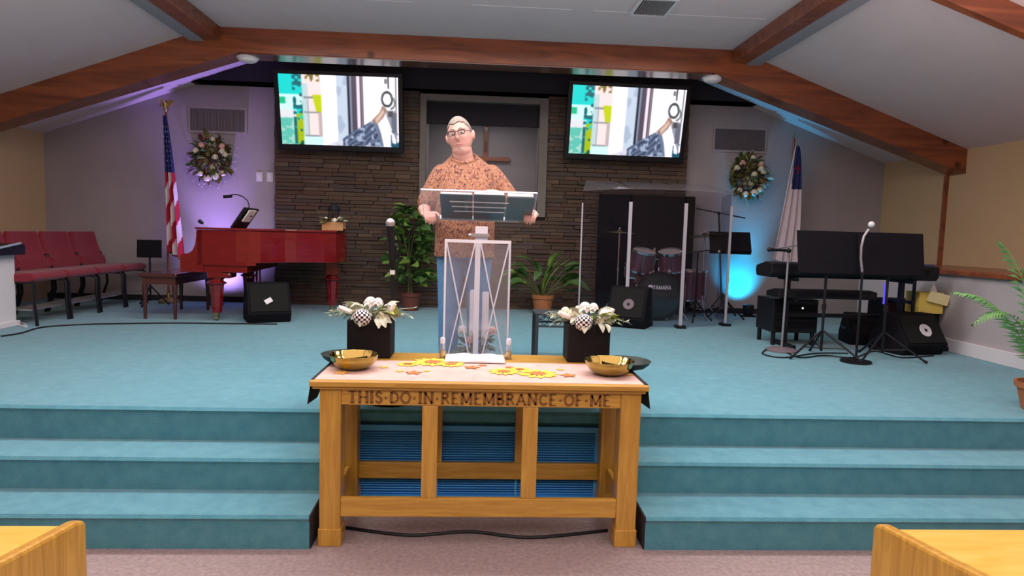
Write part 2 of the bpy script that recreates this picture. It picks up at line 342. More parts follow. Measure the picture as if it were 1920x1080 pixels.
while z<3.25:
    h=U(.040,.058); x=-2.56
    while x<2.68:
        L=U(.16,.46); x2=min(x+L,2.70)
        if 2.70-x2<.08: x2=2.70
        segs=[(x,x2)]
        if z+h>1.72:
            segs=[(a,b) for a,b in ((x,min(x2,FX0)),(max(x,FX1),x2)) if b-a>.02]
        for a,b in segs: rows.append((a,b,z,h,U(.018,.05)))
        x=x2
    z+=h
def vis(r):
    xm=(r[0]+r[1])/2; zm=r[2]
    if zm>3.1 or zm<.9: return 0
    if abs(xm)<.7: return .2
    if 2.4<zm and (abs(xm+1.7)<.75 or abs(xm-1.85)<.75): return 0
    return 1+(r[1]-r[0])
rows.sort(key=vis,reverse=True)
rest=MB()
for i,(a,b,z,h,d) in enumerate(rows):
    if i<290:
        o=bpy.data.objects.new('stone',protos[i%10]); col.objects.link(o); o.parent=sw; o.location=((a+b)/2,8.47-d/2+.002,z+h/2); o.scale=(b-a-.005,d,h-.004)
    else:
        rest.mat(i%5).b2(a+.002,b-.002,8.47-d,8.472,z+.002,z+h-.002)
ro=rest.build('stones',stm,sw); ro['kind']='stuff'
# return air vents on the gray wall
for X,lb in ((-3.28,'brown-grey return air vent above the left wreath'),(3.41,'brown-grey return air vent above the right wreath')):
    v=thing('wall_vent',lb,'vent',(X,YB,2.81))
    MB().b2(-.36,.36,-.02,-.001,.135,.165).b2(-.36,.36,-.02,-.001,-.165,-.135).b2(-.36,-.335,-.02,-.001,-.135,.135).b2(.335,.36,-.02,-.001,-.135,.135).build('frame','graywall',v,bevel=.003)
    MB().b2(-.335,.335,-.006,-.002,-.135,.135).build('back_plate','blackm',v)
    q=MB().box((0,0,0),(.012,.014,.27),RZ(.5)).build('slat','vent',v,loc=(-.325,-.012,0))
    for i in range(1,38): inst(q,v,(-.325+i*.0176,-.012,0),(0,0,0))
for X,lb in ((-2.772,'white light switch plate farther from the stone panel'),(-2.64,'white light switch plate beside the edge of the stone panel')):
    v=thing('light_switch',lb,'switch',(X,YB,2.125)); MB().b2(-.038,.038,-.008,-.001,-.058,.058).build('plate','whitep',v,bevel=.003); MB().b2(-.012,.012,-.013,-.007,-.025,.025).build('toggle','white',v)
v=thing('ceiling_vent','grey louvred supply vent in the flat ceiling at the top of the view','vent',(1.50,5.85,ZC-.003),0)
MB().b2(-.15,.15,-.20,.20,-.012,-.002).build('backing','blackm',v); MB().b2(-.17,.17,-.22,-.19,-.02,0).b2(-.17,.17,.19,.22,-.02,0).b2(-.17,-.14,-.19,.19,-.02,0).b2(.14,.17,-.19,.19,-.02,0).build('frame','whitep',v)
q=MB().box((0,0,0),(.022,.37,.003),RY(.7)).build('slat','steel',v,loc=(-.12,0,-.014))
for i in range(1,11): inst(q,v,(-.12+i*.024,0,-.014),(0,0,0))
for X,lb in ((-2.45,'white dome fixture under the left bend of the big beam'),(2.53,'white dome fixture under the right bend of the big beam')):
    v=thing('ceiling_light',lb,'light',(X,7.18,ZC-.262)); MB().lathe([(.11,0),(.115,-.012),(.105,-.022)],n=28).build('base_ring','whitep',v,smooth=True); MB().lathe([(.10,-.02),(.09,-.04),(.06,-.055),(.0,-.06)],n=28).build('dome','white',v,smooth=True)
# ================================================================ TELEVISIONS
def picture():
    W,H=256,146; rng=np.random.default_rng(3)
    def noise(sx,sy,seed):
        r=np.random.default_rng(seed).random((sy+2,sx+2)); X=np.linspace(0,sx,W);Yv=np.linspace(0,sy,H); xi=X.astype(int);yi=Yv.astype(int);fx=(X-xi)[None,:];fy=(Yv-yi)[:,None]
        fx=fx*fx*(3-2*fx);fy=fy*fy*(3-2*fy)
        return (r[yi][:,xi]*(1-fx)+r[yi][:,xi+1]*fx)*(1-fy)+(r[yi+1][:,xi]*(1-fx)+r[yi+1][:,xi+1]*fx)*fy
    u,v=np.meshgrid(np.linspace(0,1,W),np.linspace(0,1,H)); im=np.ones((H,W,3))*np.array([.98,.95,.98])
    n1=noise(40,24,1);n2=noise(16,10,2);n3=noise(60,8,5)
    def put(mk,c,a=1):
        im[mk]=im[mk]*(1-a)+np.array(c)*a
    put(u<.19,(.0,.80,.78)); put((u<.19)&(v>.28)&(v<.62)&(n2>.35),(.78,.95,.93)); put((u<.14)&(v>.5)&(v<.62),(.85,.85,.88)); put((u<.19)&(v>.62),(.35,.72,.66)); put((u<.19)&(v>.6)&(n1>.6),(.62,.80,.75)); put((u<.05)&(v>.32)&(v<.42),(.1,.7,.5))
    put((u>.11)&(u<.19)&(n1>.45),(.06,.38,.42)); put((u>.135)&(u<.19)&(v>.55)&(n1>.45),(.62,.70,.05)); put((u>.12)&(u<.19)&(v>.6)&(n1<.3),(.14,.28,.1))
    put((u>.19)&(u<.35),(.93,.84,.84)); put((u>.19)&(u<.24)&(v>.12),(.72,.80,.82)); 
    for vv in (.32,.53,.87): put((u>.2)&(u<.345)&(abs(v-vv)<.012),(.5,.52,.55))
    put((u>.235)&(u<.243)&(v>.35)&(v<.87),(.55,.6,.62)); put((u>.32)&(u<.35)&(v>.53),(.72,.66,.66))
    put((u>.22)&(u<.34)&(v<.09)&(n1>.4),(.45,.40,.18)); put((u>.275)&(u<.35)&(v>.28)&(v<.52)&(u-.275>(v-.28)*.12),(.72,.78,.05)); put((u>.19)&(u<.35)&(v>.88),(.78,.92,.95))
    put((u>.48)&(u<.57),(.74,.79,.86)); put((u>.48)&(u<.57)&(n2>.6),(.64,.70,.78))
    put((u>.572)&(u<.59),(.12,.14,.2)); put((u>.59)&(u<.605),(.5,.55,.62)); put((u>.605)&(u<.648),(.30,.27,.33)); put((u>.648)&(u<.678),(.93,.86,.92)); put((u>.678)&(u<.702),(.30,.27,.30)); put((u>.69)&(u<.697),(.6,.55,.6))
    put((u>.83)&(u<.86),(.93,.93,.97)); put((u>.975)&(u<.985),(.45,.48,.5)); 
    put((u>.895)&(u<.985)&(v>.47)&((v-.47)*.22<(u-.88))&(v<.92),(.55,.56,.62)); put((u>.93)&(v>.80)&(n3>.5),(.1,.3,.4)); put((u>.94)&(u<.985)&(v>.5)&(v<.8),(.38,.40,.46))
    def poly(pts):
        ins=np.zeros_like(u,bool); k=len(pts)
        for i in range(k):
            x1,y1=pts[i];x2,y2=pts[(i+1)%k]
            c=((y1>v)!=(y2>v))&(u<(x2-x1)*(v-y1)/((y2-y1) or 1e-9)+x1); ins^=c
        return ins
    sl=poly([(.38,1.0),(.52,.90),(.62,.78),(.78,.62),(.82,.66),(.85,.82),(.87,1.0)])
    put(sl,(.36,.42,.52)); st=np.sin((u*1.5+v*.9)*70+n2*5); put(sl&(st>.3),(.17,.19,.30),.75); put(sl&(u<.52),(.80,.80,.86)); put(sl&(n1>.7),(.6,.66,.76)); put(poly([(.78,.63),(.82,.66),(.85,.82),(.87,1.0),(.845,1),(.82,.82),(.79,.7)]),(.40,.45,.55))
    put(poly([(.77,.62),(.84,.5),(.865,.40),(.905,.46),(.87,.58),(.81,.68)]),(.60,.47,.42)); put(poly([(.80,.60),(.85,.5),(.87,.45),(.88,.5),(.85,.58),(.81,.66)]),(.82,.70,.64))
    rr=np.sqrt(((u-.905)/.045)**2+((v-.31)/.105)**2); put((rr<1.12)&(rr>.78),(.20,.24,.24)); rr=np.sqrt(((u-.935)/.04)**2+((v-.36)/.10)**2); put((rr<1.0)&(rr>.7)&(u>.93),(.38,.42,.40))
    put((abs(u-.917)<.006)&(v<.16),(.2,.2,.22)); put((abs(u-.897)<.012)&(abs(v-.06)<.035),(.45,.45,.47)); put((abs(u-.93)<.02)&(abs(v-.52)<.04),(.3,.28,.28))
    for _ in range(3):
        q=np.pad(im,((1,1),(1,1),(0,0)),'edge'); im=(q[:-2,1:-1]+q[2:,1:-1]+q[1:-1,:-2]+q[1:-1,2:]+2*q[1:-1,1:-1])/6
    return W,H,im
W_,H_,IM=picture()
SWd,SHt=1.42,.82
me=bpy.data.meshes.new('screen')
vv=[((i/(W_-1)-.5)*SWd,0,(.5-j/(H_-1))*SHt) for j in range(H_) for i in range(W_)]
ff=[(j*W_+i,j*W_+i+1,(j+1)*W_+i+1,(j+1)*W_+i) for j in range(H_-1) for i in range(W_-1)]
me.from_pydata(vv,[],ff); at_=me.color_attributes.new('Picture','FLOAT_COLOR','POINT')
lin=np.where(IM<=.04045,IM/12.92,((IM+.055)/1.055)**2.4)
cc=np.concatenate([lin.reshape(-1,3),np.ones((W_*H_,1))],1).astype(np.float32); at_.data.foreach_set('color',cc.ravel())
sm=bpy.data.materials.new('lit_screen'); sm.use_nodes=True; nt=sm.node_tree; b=nt.nodes['Principled BSDF']; a=nt.nodes.new('ShaderNodeVertexColor'); a.layer_name='Picture'
nt.links.new(a.outputs[0],b.inputs['Emission Color']); b.inputs['Emission Strength'].default_value=1.25; b.inputs['Base Color'].default_value=(0,0,0,1); b.inputs['Roughness'].default_value=.3
me.materials.append(sm)
for X,Z,ry,rz,lb in ((-1.70,2.92,-.004,-.01,'large wall television on the left showing a hand at a door knocker'),(1.83,2.925,.0,.03,'large wall television on the right showing a hand at a door knocker')):
    t=thing('television',lb,'television',(X,8.17,Z)); t.rotation_euler=(math.radians(12),ry,rz)
    MB().b2(-.765,.765,.004,.07,-.475,.455).build('case','black',t,bevel=.006)
    MB().b2(-.765,.765,-.012,.01,.412,.455).b2(-.765,.765,-.012,.01,-.475,-.412).b2(-.765,-.712,-.012,.01,-.412,.412).b2(.712,.765,-.012,.01,-.412,.412).build('bezel','black',t,bevel=.004)
    o=bpy.data.objects.new('screen',me); col.objects.link(o); o.parent=t; o.location=(0,-.002,0)
    MB().box((0,.14,-.1),(.3,.18,.35),RX(math.radians(-12))).build('wall_mount','blackm',t)
# ================================================================ COMMUNION TABLE
TX0,TX1,TF,TB_,TZ=-.753,.83,2.99,3.74,.80
T=thing('communion_table','golden oak communion table with carved lettering on its apron','table',(.0385,3.0,0))
def L(x): return x-.0385
ct=lambda mb,n,mt='oak',pa=None,**k: mb.build(n,mt,pa or T,bevel=.004,**k)
ct(MB().b2(L(TX0),L(TX1),-.01,TB_-3,TZ-.026,TZ),'tabletop')
ct(MB().b2(L(TX0)+.012,L(TX1)-.012,.002,TB_-3-.01,TZ-.040,TZ-.026),'top_moulding')
lx=(-.711+.049,.802-.049)
for x in lx:
    for y in (.069,.50):
        lg=ct(MB().b2(L(x)-.049,L(x)+.049,y-.049,y+.049,0,TZ-.04),'leg','oakv'); 
        ct(MB().b2(L(x)-.054,L(x)+.054,y-.054,y+.054,0,.085),'foot_block','oakv',lg)
for y in (.035,.52):
    AP_=ct(MB().b2(L(lx[0])+.049,L(lx[1])-.049,y-.012,y+.012,.683,.760),'apron'); AP=AP_ if y<.1 else AP
    ct(MB().b2(L(lx[0])+.049,L(lx[1])-.049,y-.012,y+.016,.143,.235),'lower_rail')
    for x in ((at(805,860,3.035).x),(at(992,860,3.035).x)):
        ct(MB().b2(L(x)-.037,L(x)+.037,y-.010,y+.014,.235,.683),'upright','oakv')
for x in lx:
    ct(MB().b2(L(x)-.012,L(x)+.012,.118,.452,.683,.760),'end_apron'); ct(MB().b2(L(x)-.012,L(x)+.012,.118,.452,.143,.235),'end_rail')
# lettering made of strokes, cell height 1
LT={'T':(.8,[('h',0,.8,1),('v',.4,0,1)],[(.4,0,.2)]),'H':(.85,[('v',.12,0,1),('v',.73,0,1),('h',.12,.73,.5)],[(.12,0,.13),(.73,0,.13),(.12,1,.13),(.73,1,.13)]),
'I':(.36,[('v',.18,0,1)],[(.18,0,.15),(.18,1,.15)]),'S':(.62,[('p',[(.56,.80),(.45,.95),(.28,.98),(.12,.88),(.10,.72),(.25,.58),(.42,.48),(.56,.34),(.54,.14),(.38,.02),(.2,.03),(.07,.2)])],[]),
'D':(.82,[('v',.14,0,1),('p',[(.14,.97),(.45,.95),(.68,.75),(.74,.5),(.68,.25),(.45,.05),(.14,.03)])],[]),'O':(.9,[('p',[(.45+.38*math.cos(a*PI/8),.5+.48*math.sin(a*PI/8)) for a in range(17)])],[]),
'N':(.88,[('v',.14,0,1),('v',.74,0,1),('d',.14,1,.74,0)],[(.14,0,.13),(.14,1,.13),(.74,1,.13)]),'R':(.78,[('v',.14,0,1),('p',[(.14,.97),(.42,.96),(.58,.86),(.58,.64),(.42,.53),(.14,.51)]),('d',.36,.52,.70,.0)],[(.14,0,.13)]),
'E':(.70,[('v',.14,0,1),('h',.05,.60,1),('h',.14,.48,.5),('h',.05,.64,0)],[]),'M':(1.05,[('v',.14,0,1),('v',.91,0,1),('d',.14,1,.52,.1),('d',.52,.1,.91,1)],[(.14,0,.13),(.91,0,.13)]),
'B':(.74,[('v',.14,0,1),('p',[(.14,.97),(.42,.96),(.55,.86),(.55,.64),(.40,.53),(.14,.52)]),('p',[(.14,.52),(.45,.5),(.62,.38),(.62,.14),(.45,.03),(.14,.03)])],[]),
'A':(.9,[('d',.10,0,.45,1),('d',.45,1,.80,0),('h',.22,.68,.33)],[(.10,0,.11),(.80,0,.13)]),'C':(.80,[('p',[(.70,.78),(.55,.95),(.36,.96),(.16,.78),(.09,.5),(.16,.22),(.36,.04),(.55,.05),(.72,.22)])],[]),
'F':(.66,[('v',.14,0,1),('h',.05,.58,1),('h',.14,.46,.5)],[(.14,0,.14)]),'Y':(.8,[('d',.05,1,.4,.5),('d',.75,1,.4,.5),('v',.4,0,.5)],[]),'·':(.42,[('o',.2,.45)],[]),' ':(.3,[],[])}
def lettering(txt,x0,x1,z0,h,y,mt,parent,label,serif=True,tw=.15,th=.06,dep=.002):
    tot=sum(LT[c][0] for c in txt)+.10*(len(txt)-1); k=(x1-x0)/tot; mb=MB(); x=x0
    def B(a,b,wd): # segment
        p=Vector((x+a[0]*k,0,z0+a[1]*h));q=Vector((x+b[0]*k,0,z0+b[1]*h)); d=(q-p)
        if d.length<1e-6: return
        d.normalize(); n=Vector((-d.z,0,d.x))*wd/2; e=d*.004*0
        mb.add([p-n-e,q-n+e,q+n+e,p+n-e]+[v+Vector((0,dep,0)) for v in (p-n,q-n,q+n,p+n)],[(0,1,2,3),(4,7,6,5),(0,4,5,1),(1,5,6,2),(2,6,7,3),(3,7,4,0)])
    for c in txt:
        wd,ss,se=LT[c]; mb.v.clear();mb.f.clear();mb.m.clear()
        for s_ in ss:
            if s_[0]=='v': B((s_[1],s_[2]),(s_[1],s_[3]),tw*h)
            elif s_[0]=='h': B((s_[1],s_[3]),(s_[2],s_[3]),th*h)
            elif s_[0]=='d': B((s_[1],s_[2]),(s_[3],s_[4]),tw*h*.75)
            elif s_[0]=='p':
                for a,b in zip(s_[1],s_[1][1:]): B(a,b,tw*h*.8)
            elif s_[0]=='o': B((s_[1]-.10,s_[2]),(s_[1]+.10,s_[2]),.2*h)
        if serif:
            for (sx,sz,sw_) in se: B((sx-sw_,sz),(sx+sw_,sz),th*h)
        x+=(wd+.10)*k
        if mb.v: q=MB(); q.v=[(a,b+y,c_) for a,b,c_ in mb.v]; q.f=list(mb.f); q.m=list(mb.m); q.build('letter' if c!='·' else 'dot',mt,parent,label=label)
xa=L(at(652,738,3.02).x); xb=L(at(1146,742,3.02).x)
lettering('THIS·DO·IN·REMEMBRANCE·OF·ME',xa,xb,.695,.052,.0205,'oakd',AP,'carved dark letter',tw=.25,th=.11)
# runner
R_=thing('table_runner','pink-white table runner printed with sunflowers and autumn leaves','cloth',(.0385,3.26,TZ))
z=.0015; hw=.77; yy0,yy1=-.235,.235
def rz_(u,v): return z+.0006*math.sin(u*30)*math.sin(v*9)
MB().grid(lambda u,v:((u*2-1)*.775,yy0+(yy1-yy0)*v,rz_(u,v)),40,8).build('cloth',mat('runner_linen',(.52,.36,.31),.85,c2=(.66,.49,.43),scale=9),R_,solid=.002)
for s in (-1,1):
    tip=[(s*.79,yy0,0.002),(s*.79,yy1,.002),(s*.825,0.02,-.15),(s*.815,yy0+.03,-.125)]
    MB().add([(s*.775,yy0,.003),(s*.775,yy1,.003)]+tip[:2]+tip[2:],[(0,1,3,2),(2,3,4,5)]).build('hanging_end','darkv',R_,solid=.003,label='dark hanging end of the runner')
sun=mat('sunflower_print',(.85,.60,.03),.8,c2=(.95,.72,.10),scale=60); rust=mat('rust_print',(.48,.13,.03),.8,c2=(.60,.22,.06),scale=50); gld=mat('gold_leaf_print',(.80,.45,.08),.8); dk=mat('seed_print',(.30,.10,.03),.8)
def flat_flower(mb,cx,cy,r,n=12):
    for i in range(n):
        a=2*PI*i/n+U(-.1,.1); d=Vector((math.cos(a),math.sin(a),0)); p=Vector((-d.y,d.x,0)); c=Vector((cx,cy,.0042+.0001*i))
        mb.add([c+d*r*.3,c+d*r*.65+p*r*.2,c+d*r,c+d*r*.65-p*r*.2],[(0,1,2,3)])
def flat_leaf(mb,cx,cy,r,a0):
    pts=[]
    for i in range(10):
        a=a0+2*PI*i/10; q=r*(1 if i%2==0 else .5); pts.append((cx+q*math.cos(a),cy+q*math.sin(a),.0045))
    mb.add(pts,[tuple(range(10))])
k=0
for (px,py,r) in ((765,684,.065),(812,680,.115),(845,684,.08),(945,698,.085),(1008,702,.11),(975,694,.06)):
    p=fl(px,py,TZ); x,y=p.x-.0385,max(yy0+.02,min(yy1-.02,p.y-3.26)); a=MB(); flat_flower(a,x,y,r); 
    o=a.build('sunflower_print',sun,R_); MB().lathe([(r*.38,.0052),(r*.38,.0056)],(x,y,0),12).build('sunflower_centre',dk if r<.08 else rust,R_)
for (px,py,r,a) in ((775,700,.05,.3),(750,697,.03,1),(885,690,.05,.2),(800,697,.025,.5),(905,686,.03,.7),(1065,705,.05,.4),(1050,694,.028,1.1),(955,690,.03,0),(1120,690,.03,0),(640,700,.05,.1),(1180,704,.03,.6),(720,690,.03,.9)):
    p=fl(px,py,TZ); x,y=p.x-.0385,max(yy0+.03,min(yy1-.03,p.y-3.26)); b=MB(); flat_leaf(b,x,y,r,a); b.build('leaf_print',rust if int(px)%2 else gld,R_)
# brass bowls and dark plates
def bowl(name,label,X,Y,r,h,mt,z=TZ+.0035,flute=0,group=None):
    t=thing(name,label,'bowl' if name!='offering_plate' else 'plate',(X,Y,z),0,group)
    n=64
    fn=(lambda a,zz:1+flute*math.cos(a*14)*min(1,zz/h)) if flute else None
    MB().lathe([(r*.45,0),(r*.55,.004),(r*.8,h*.3),(r*.96,h*.7),(r,h),(r*1.04,h+.002),(r*1.0,h-.002),(r*.93,h*.68),(r*.75,h*.3),(r*.4,.012),(0.001,.010)],n=n,fn=fn,cap=False).build('body',mt,t,smooth=2)
    MB().lathe([(r*.45,0),(r*.47,.004),(r*.3,.003)],n=32).build('foot',mt,t)
    return t
bowl('brass_bowl','polished fluted brass bowl at the left end of the communion table',-.60,3.27,.118,.072,'brass',flute=.025)
bowl('brass_bowl','polished fluted brass bowl at the right end of the communion table',.685,3.235,.122,.072,'brass',flute=.025)
bowl('offering_plate','dark felt-lined plate behind the left brass bowl',-.668,3.42,.125,.045,'felt')
bowl('offering_plate','dark felt-lined plate behind the right brass bowl',.80,3.375,.13,.045,'felt')
# white cloth
t=tag(MB().grid(lambda u,v:((u-.5)*.33,(v-.5)*.19,.008+.022*math.sin(PI*u)**.4*math.sin(PI*v)**.4*(.75+.35*math.sin(u*13+v*5)*math.cos(v*8)) if 0<u<1 and 0<v<1 else .002),40,24).build('folded_napkin','white',smooth=2,solid=.003),'rumpled white cloth at the back middle of the communion table','cloth'); t.location=(0.005,3.545,TZ+.005)
for X,lb in ((-.175,'small clear and gold bottle left of the white cloth'),(.192,'small clear and gold bottle right of the white cloth')):
    t=thing('oil_bottle',lb,'bottle',(X,3.60,TZ)); MB().lathe([(.02,0),(.022,.01),(.019,.07),(.012,.085)],n=20).build('glass_body','acryl',t,smooth=True)
    MB().lathe([(.016,.003),(.016,.045)],n=20).build('golden_content','brassd',t,smooth=True); MB().lathe([(.014,.083),(.015,.11),(.010,.117)],n=20).build('cap','edge',t,smooth=True)
# ---- flower vases
def petalball(mb,c,r,n=26,sz=.5,flat=.6):
    c=Vector(c)
    for i in range(n):
        zz=1-1.3*(i+.5)/n; a=i*2.4; q=math.sqrt(max(0,1-zz*zz)); d=Vector((q*math.cos(a),q*math.sin(a),zz)); 
        u=d.cross(Vector((.3,.2,1))).normalized(); w=d.cross(u); p=c+d*r*(.55+.35*i/n)
        s=r*sz*(.7+.5*i/n); mb.add([p-u*s*.7-d*s*.2,p+w*s*.9+d*s*.35,p+u*s*.7-d*s*.2,p-w*s*.6-d*s*.1],[(0,1,2,3)])
def rose(name,mt,parent,c,r):
    b=MB().sph(c,(r*.72,)*3,12,8); petalball(b,c,r); return b.build(name,mt,parent,smooth=False)
def leafmesh(w,l,n=5,curl=.3,lobe=0):
    b=MB(); 
    for i in range(n+1):
        t_=i/n; ww=w*math.sin(PI*min(.97,.06+t_*.94))**.8*(1+lobe*math.sin(t_*14)); z_=curl*l*(t_-t_*t_*1.3)
        b.v+=[(-ww/2,t_*l,z_+.12*ww),(0,t_*l,z_),(ww/2,t_*l,z_+.12*ww)]
    for i in range(n):
        k=i*3; b.f+=[(k,k+1,k+4,k+3),(k+1,k+2,k+5,k+4)]; b.m+=[0,0]
    return b
def place_leaf(proto,parent,c,d,roll=0,sc=1):
    q=Vector(d).to_track_quat('Y','Z')@Matrix.Rotation(roll,3,'Y').to_quaternion(); return inst(proto,parent,c,q.to_euler(),sc)
def vase(X,Y,label,mir,sd):
    random.seed(sd); t=thing('flower_vase',label,'vase',(X,Y,TZ)); W=.118
    MB().b2(-W,W,-.095,.095,0,.21).build('vase','vase',t,bevel=.006)
    for (x,y,z,r,m_) in ((-.085,-.03,.26,.045,'cream'),(-.01,.02,.295,.045,'petalw'),(.035,.0,.30,.034,'petalw'),(.095,-.03,.265,.042,'petalw'),(-.12,.03,.27,.035,'cream'),(.06,-.07,.235,.032,'cream')):
        rose('rose',m_,t,(x*mir,y,z),r)
    for (x,z,a) in ((-.17,.275,1.0),(.135,.30,-.5)):
        d=Vector((math.sin(a)*-1*mir*(-1 if x>0 else 1)*(1 if x<0 else 1),-.2,.6)); MB().tube([(x*mir*.55,-.05,.24),(x*mir*.85,-.06,.262),(x*mir,-.065,z)],[.012,.016,.011],8).build('bud','petalw',t,smooth=True)
    bm_=bpy.data.materials.new('checkered_ball_cloth'); 
    cb=MB(); c=Vector((-.035*mir,-.105,.225)); r=.048
    cb.sph(c,(r,r,r),20,12)
    cb.m=[((i//20)+(i%20))%2 for i in range(len(cb.f))]
    cb.build('checkered_ball',['black','white'],t,smooth=2,label='black and white checkered ball')
    lp=leafmesh(.055,.10,curl=.5).build('leaf','sagel',t,loc=(0,0,.2)); ls=leafmesh(.04,.085,curl=.4).build('leaf','sage',t,loc=(0,0,.2)); ll=leafmesh(.035,.08,curl=.4).build('leaf','lime',t,loc=(.02*mir,-.02,.24))
    for i in range(70):
        a=U(0,2*PI); e=U(-.35,.7); p=(lp,ls,ls)[i%3]; d=Vector((math.cos(a),math.sin(a)*.8,e)); c=Vector((math.cos(a)*.08,math.sin(a)*.07,.215+U(0,.05)))
        place_leaf(p,t,c,d,U(-1,1),U(.55,.95))
    for x,z_ in ((.05,-.35),(-.03,-.35),(.075,-.3)): place_leaf(lp,t,Vector((x*mir,-.10,.222)),Vector((x*3,-.7,z_)),U(-.5,.5),U(.7,.9))
    for i in range(9): place_leaf(ll,t,Vector(((.03+.1*rnd())*mir*(1 if mir>0 else -1)*1.0,-.05,.24)),Vector((U(.2,1),-.3,U(-.1,.8))),U(-1,1),U(.7,1))
    s0=MB()
    for k_ in range(7):
        sgn=-mir if k_<5 else mir; e=U(-.1,.5); p0=Vector((sgn*.09,-.02,.22)); p1=p0+Vector((sgn*U(.09,.15),U(-.05,.03),e*.12)); s0.tube([p0,(p0+p1)/2+Vector((0,0,.02)),p1],.0018,4)
        for j in range(7):
            q=p0.lerp(p1,.25+j*.12); dd=Vector((sgn*.5,U(-.6,.6),U(-.7,.6))).normalized()*.035; n_=Vector((0,0,1)).cross(dd).normalized()*.008; s0.add([q,q+dd*.5+n_,q+dd,q+dd*.5-n_],[(0,1,2,3)])
    s0.build('wispy_sprig','sage',t)['kind']='stuff'
    return t
vase(-.574,3.645,'black square vase of white flowers with checkered ball at left of table',1,11)
vase(.632,3.635,'black square vase of white flowers with checkered ball at right of table',1,12)
# ================================================================ LECTERN
LN=thing('acrylic_lectern','clear acrylic lectern with crossed front braces and tilted reading tray','lectern',(.008,4.2,S))
lw=.207; lh=.935
MB().b2(-lw,lw,-.10,-.094,.02,lh).build('front_panel','acryl',LN); 
for s in (-1,1): MB().b2(s*lw-.003,s*lw+.003,-.094,.15,.02,lh).build('side_panel','acryl',LN)
MB().b2(-lw-.03,lw+.03,-.16,.2,0,.02).build('base','acryl',LN,bevel=.004)
MB().b2(-lw,lw,-.107,-.095,lh-.02,lh).build('top_bar','etched',LN)
for s in (-1,1):
    MB().b2(s*(lw-.006)-.006,s*(lw-.006)+.006,-.107,-.095,.02,lh-.02).build('corner_bar','etched' if s<0 else 'edge',LN)
    MB().bar((s*(lw-.012),-.103,lh-.02),(s*.02,-.103,.1),.009).build('brace','edge',LN); MB().bar((s*.018,-.108,lh-.02),(s*(lw-.012),-.108,.1),.009).build('brace','edge',LN)
MB().b2(-.017,.017,-.108,-.095,.02,lh-.02).build('centre_post','edge',LN)
MB().b2(-.02,.06,-.07,-.02,lh-.01,lh+.085).build('mount_block','etched',LN,bevel=.004); MB().b2(-.045,.07,-.09,.0,lh+.02,lh+.04).build('clamp_plate','steel',LN)
MB().cyl((-.06,-.08,lh+.03),(.07,-.08,lh+.03),.008).build('clamp_bolt','chrome',LN)
# tray : high edge toward the hall
ta=Vector((0,4.05-4.2,1.753-S)); tb=Vector((0,4.37-4.2,1.583-S)); td=(tb-ta).normalized(); tn=Vector((1,0,0)).cross(td)*-1
if tn.z<0: tn=-tn
TR=Matrix(((1,0,0),td,tn)).transposed()
def tray(mb,n,mt,**k):
    mb.v=[tuple(ta+TR@Vector(v)) for v in mb.v]; return mb.build(n,mt,LN,**k)
LT_=(tb-ta).length; tw_=.358
tray(MB().b2(-tw_,tw_,0,LT_,-.004,.004),'reading_tray','acryl')
tray(MB().b2(-tw_,tw_,-.003,.0,-.005,.005),'tray_edge','edge'); tray(MB().b2(-.26,.27,LT_,LT_+.006,-.004,.030),'book_ledge','etched')
for s in (-1,1): tray(MB().b2(s*tw_-.0015,s*tw_+.0015,0,LT_,-.004,.004),'tray_edge','edge')
for q in (.12,.18,.24): tray(MB().b2(-.21+q*.2,.21-q*.2,q-.002,q+.002,-.010,-.005),'tray_rib','etched')
# open bible and folder resting on the tray
def ontray(o): 
    o.matrix_world=Matrix.Translation(Vector((.008,4.2,S))+ta+tn*.0045)@TR.to_4x4(); return o
B=thing('open_bible','open black-covered bible lying on the lectern tray','book'); ontray(B)
MB().b2(-.245,-.04,.06,LT_-.004,0,.005).build('cover','bible',B); MB().b2(-.035,.165,.055,LT_-.004,0,.005).build('cover','bible',B)
MB().b2(-.24,-.045,.056,LT_-.008,.005,.018).build('page_block','paper',B); 
pb=MB(); N_=14; top=[(-.03+.185*i/N_,.020+.022*math.sin(i/N_*2.6)**2) for i in range(N_+1)]
pb.prism([(-.03,.005),(.155,.005)]+top[::-1],(0,.05,0),(1,0,0),(0,0,1),(0,LT_-.06,0)); pb.build('page_block','paper',B)
B2=thing('black_folder','black folder with white pages at the right of the open bible','book'); ontray(B2)
MB().b2(.175,.35,.07,LT_-.004,0,.006).build('cover','bible',B2); MB().b2(.178,.34,.064,LT_-.01,.006,.03).build('page_block','paper',B2,bevel=.004)
# arrangement standing on the lectern base
A_=thing('candle_arrangement','two white pillar candles with pink and white roses inside the lectern','flowers',(.0,4.22,S+.021))
for (px0,px1,zt) in ((880,893,1.13),(903,916,1.12)):
    a=at(px0,600,4.22).x;b=at(px1,600,4.22).x; MB().lathe([((b-a)/2,.12),((b-a)/2,zt-S-.03),(.018,zt-S-.022)],((a+b)/2,0,0),24).build('candle','wax',A_,smooth=True)
for px,py,mt,r in ((867,618,'petalw',.036),(880,638,'petalp',.034),(922,620,'petalp',.038),(893,628,'petalp',.026),(912,632,'petalw',.024)):
    p=at(px,py,4.16); rose('rose',mt,A_,(p.x,-.06,p.z-S-.02),r)
MB().lathe([(.07,0),(.09,.03),(.085,.12),(.06,.13)],n=24).build('bowl','vase',A_,smooth=True)
g=leafmesh(.03,.085,curl=.3).build('leaf',mat('dusty_green',(.06,.15,.09),.7,c2=(.12,.22,.14),scale=20),A_,loc=(0,0,.15))
random.seed(5)
for i in range(110):
    a=U(0,2*PI); z_=U(.10,.29); q=U(.2,1); c=Vector((math.cos(a)*.10*q,math.sin(a)*.05*q,z_)); place_leaf(g,A_,c,Vector((math.cos(a),math.sin(a)*.5,U(-.5,.8))),U(-1,1),U(.6,1.0))
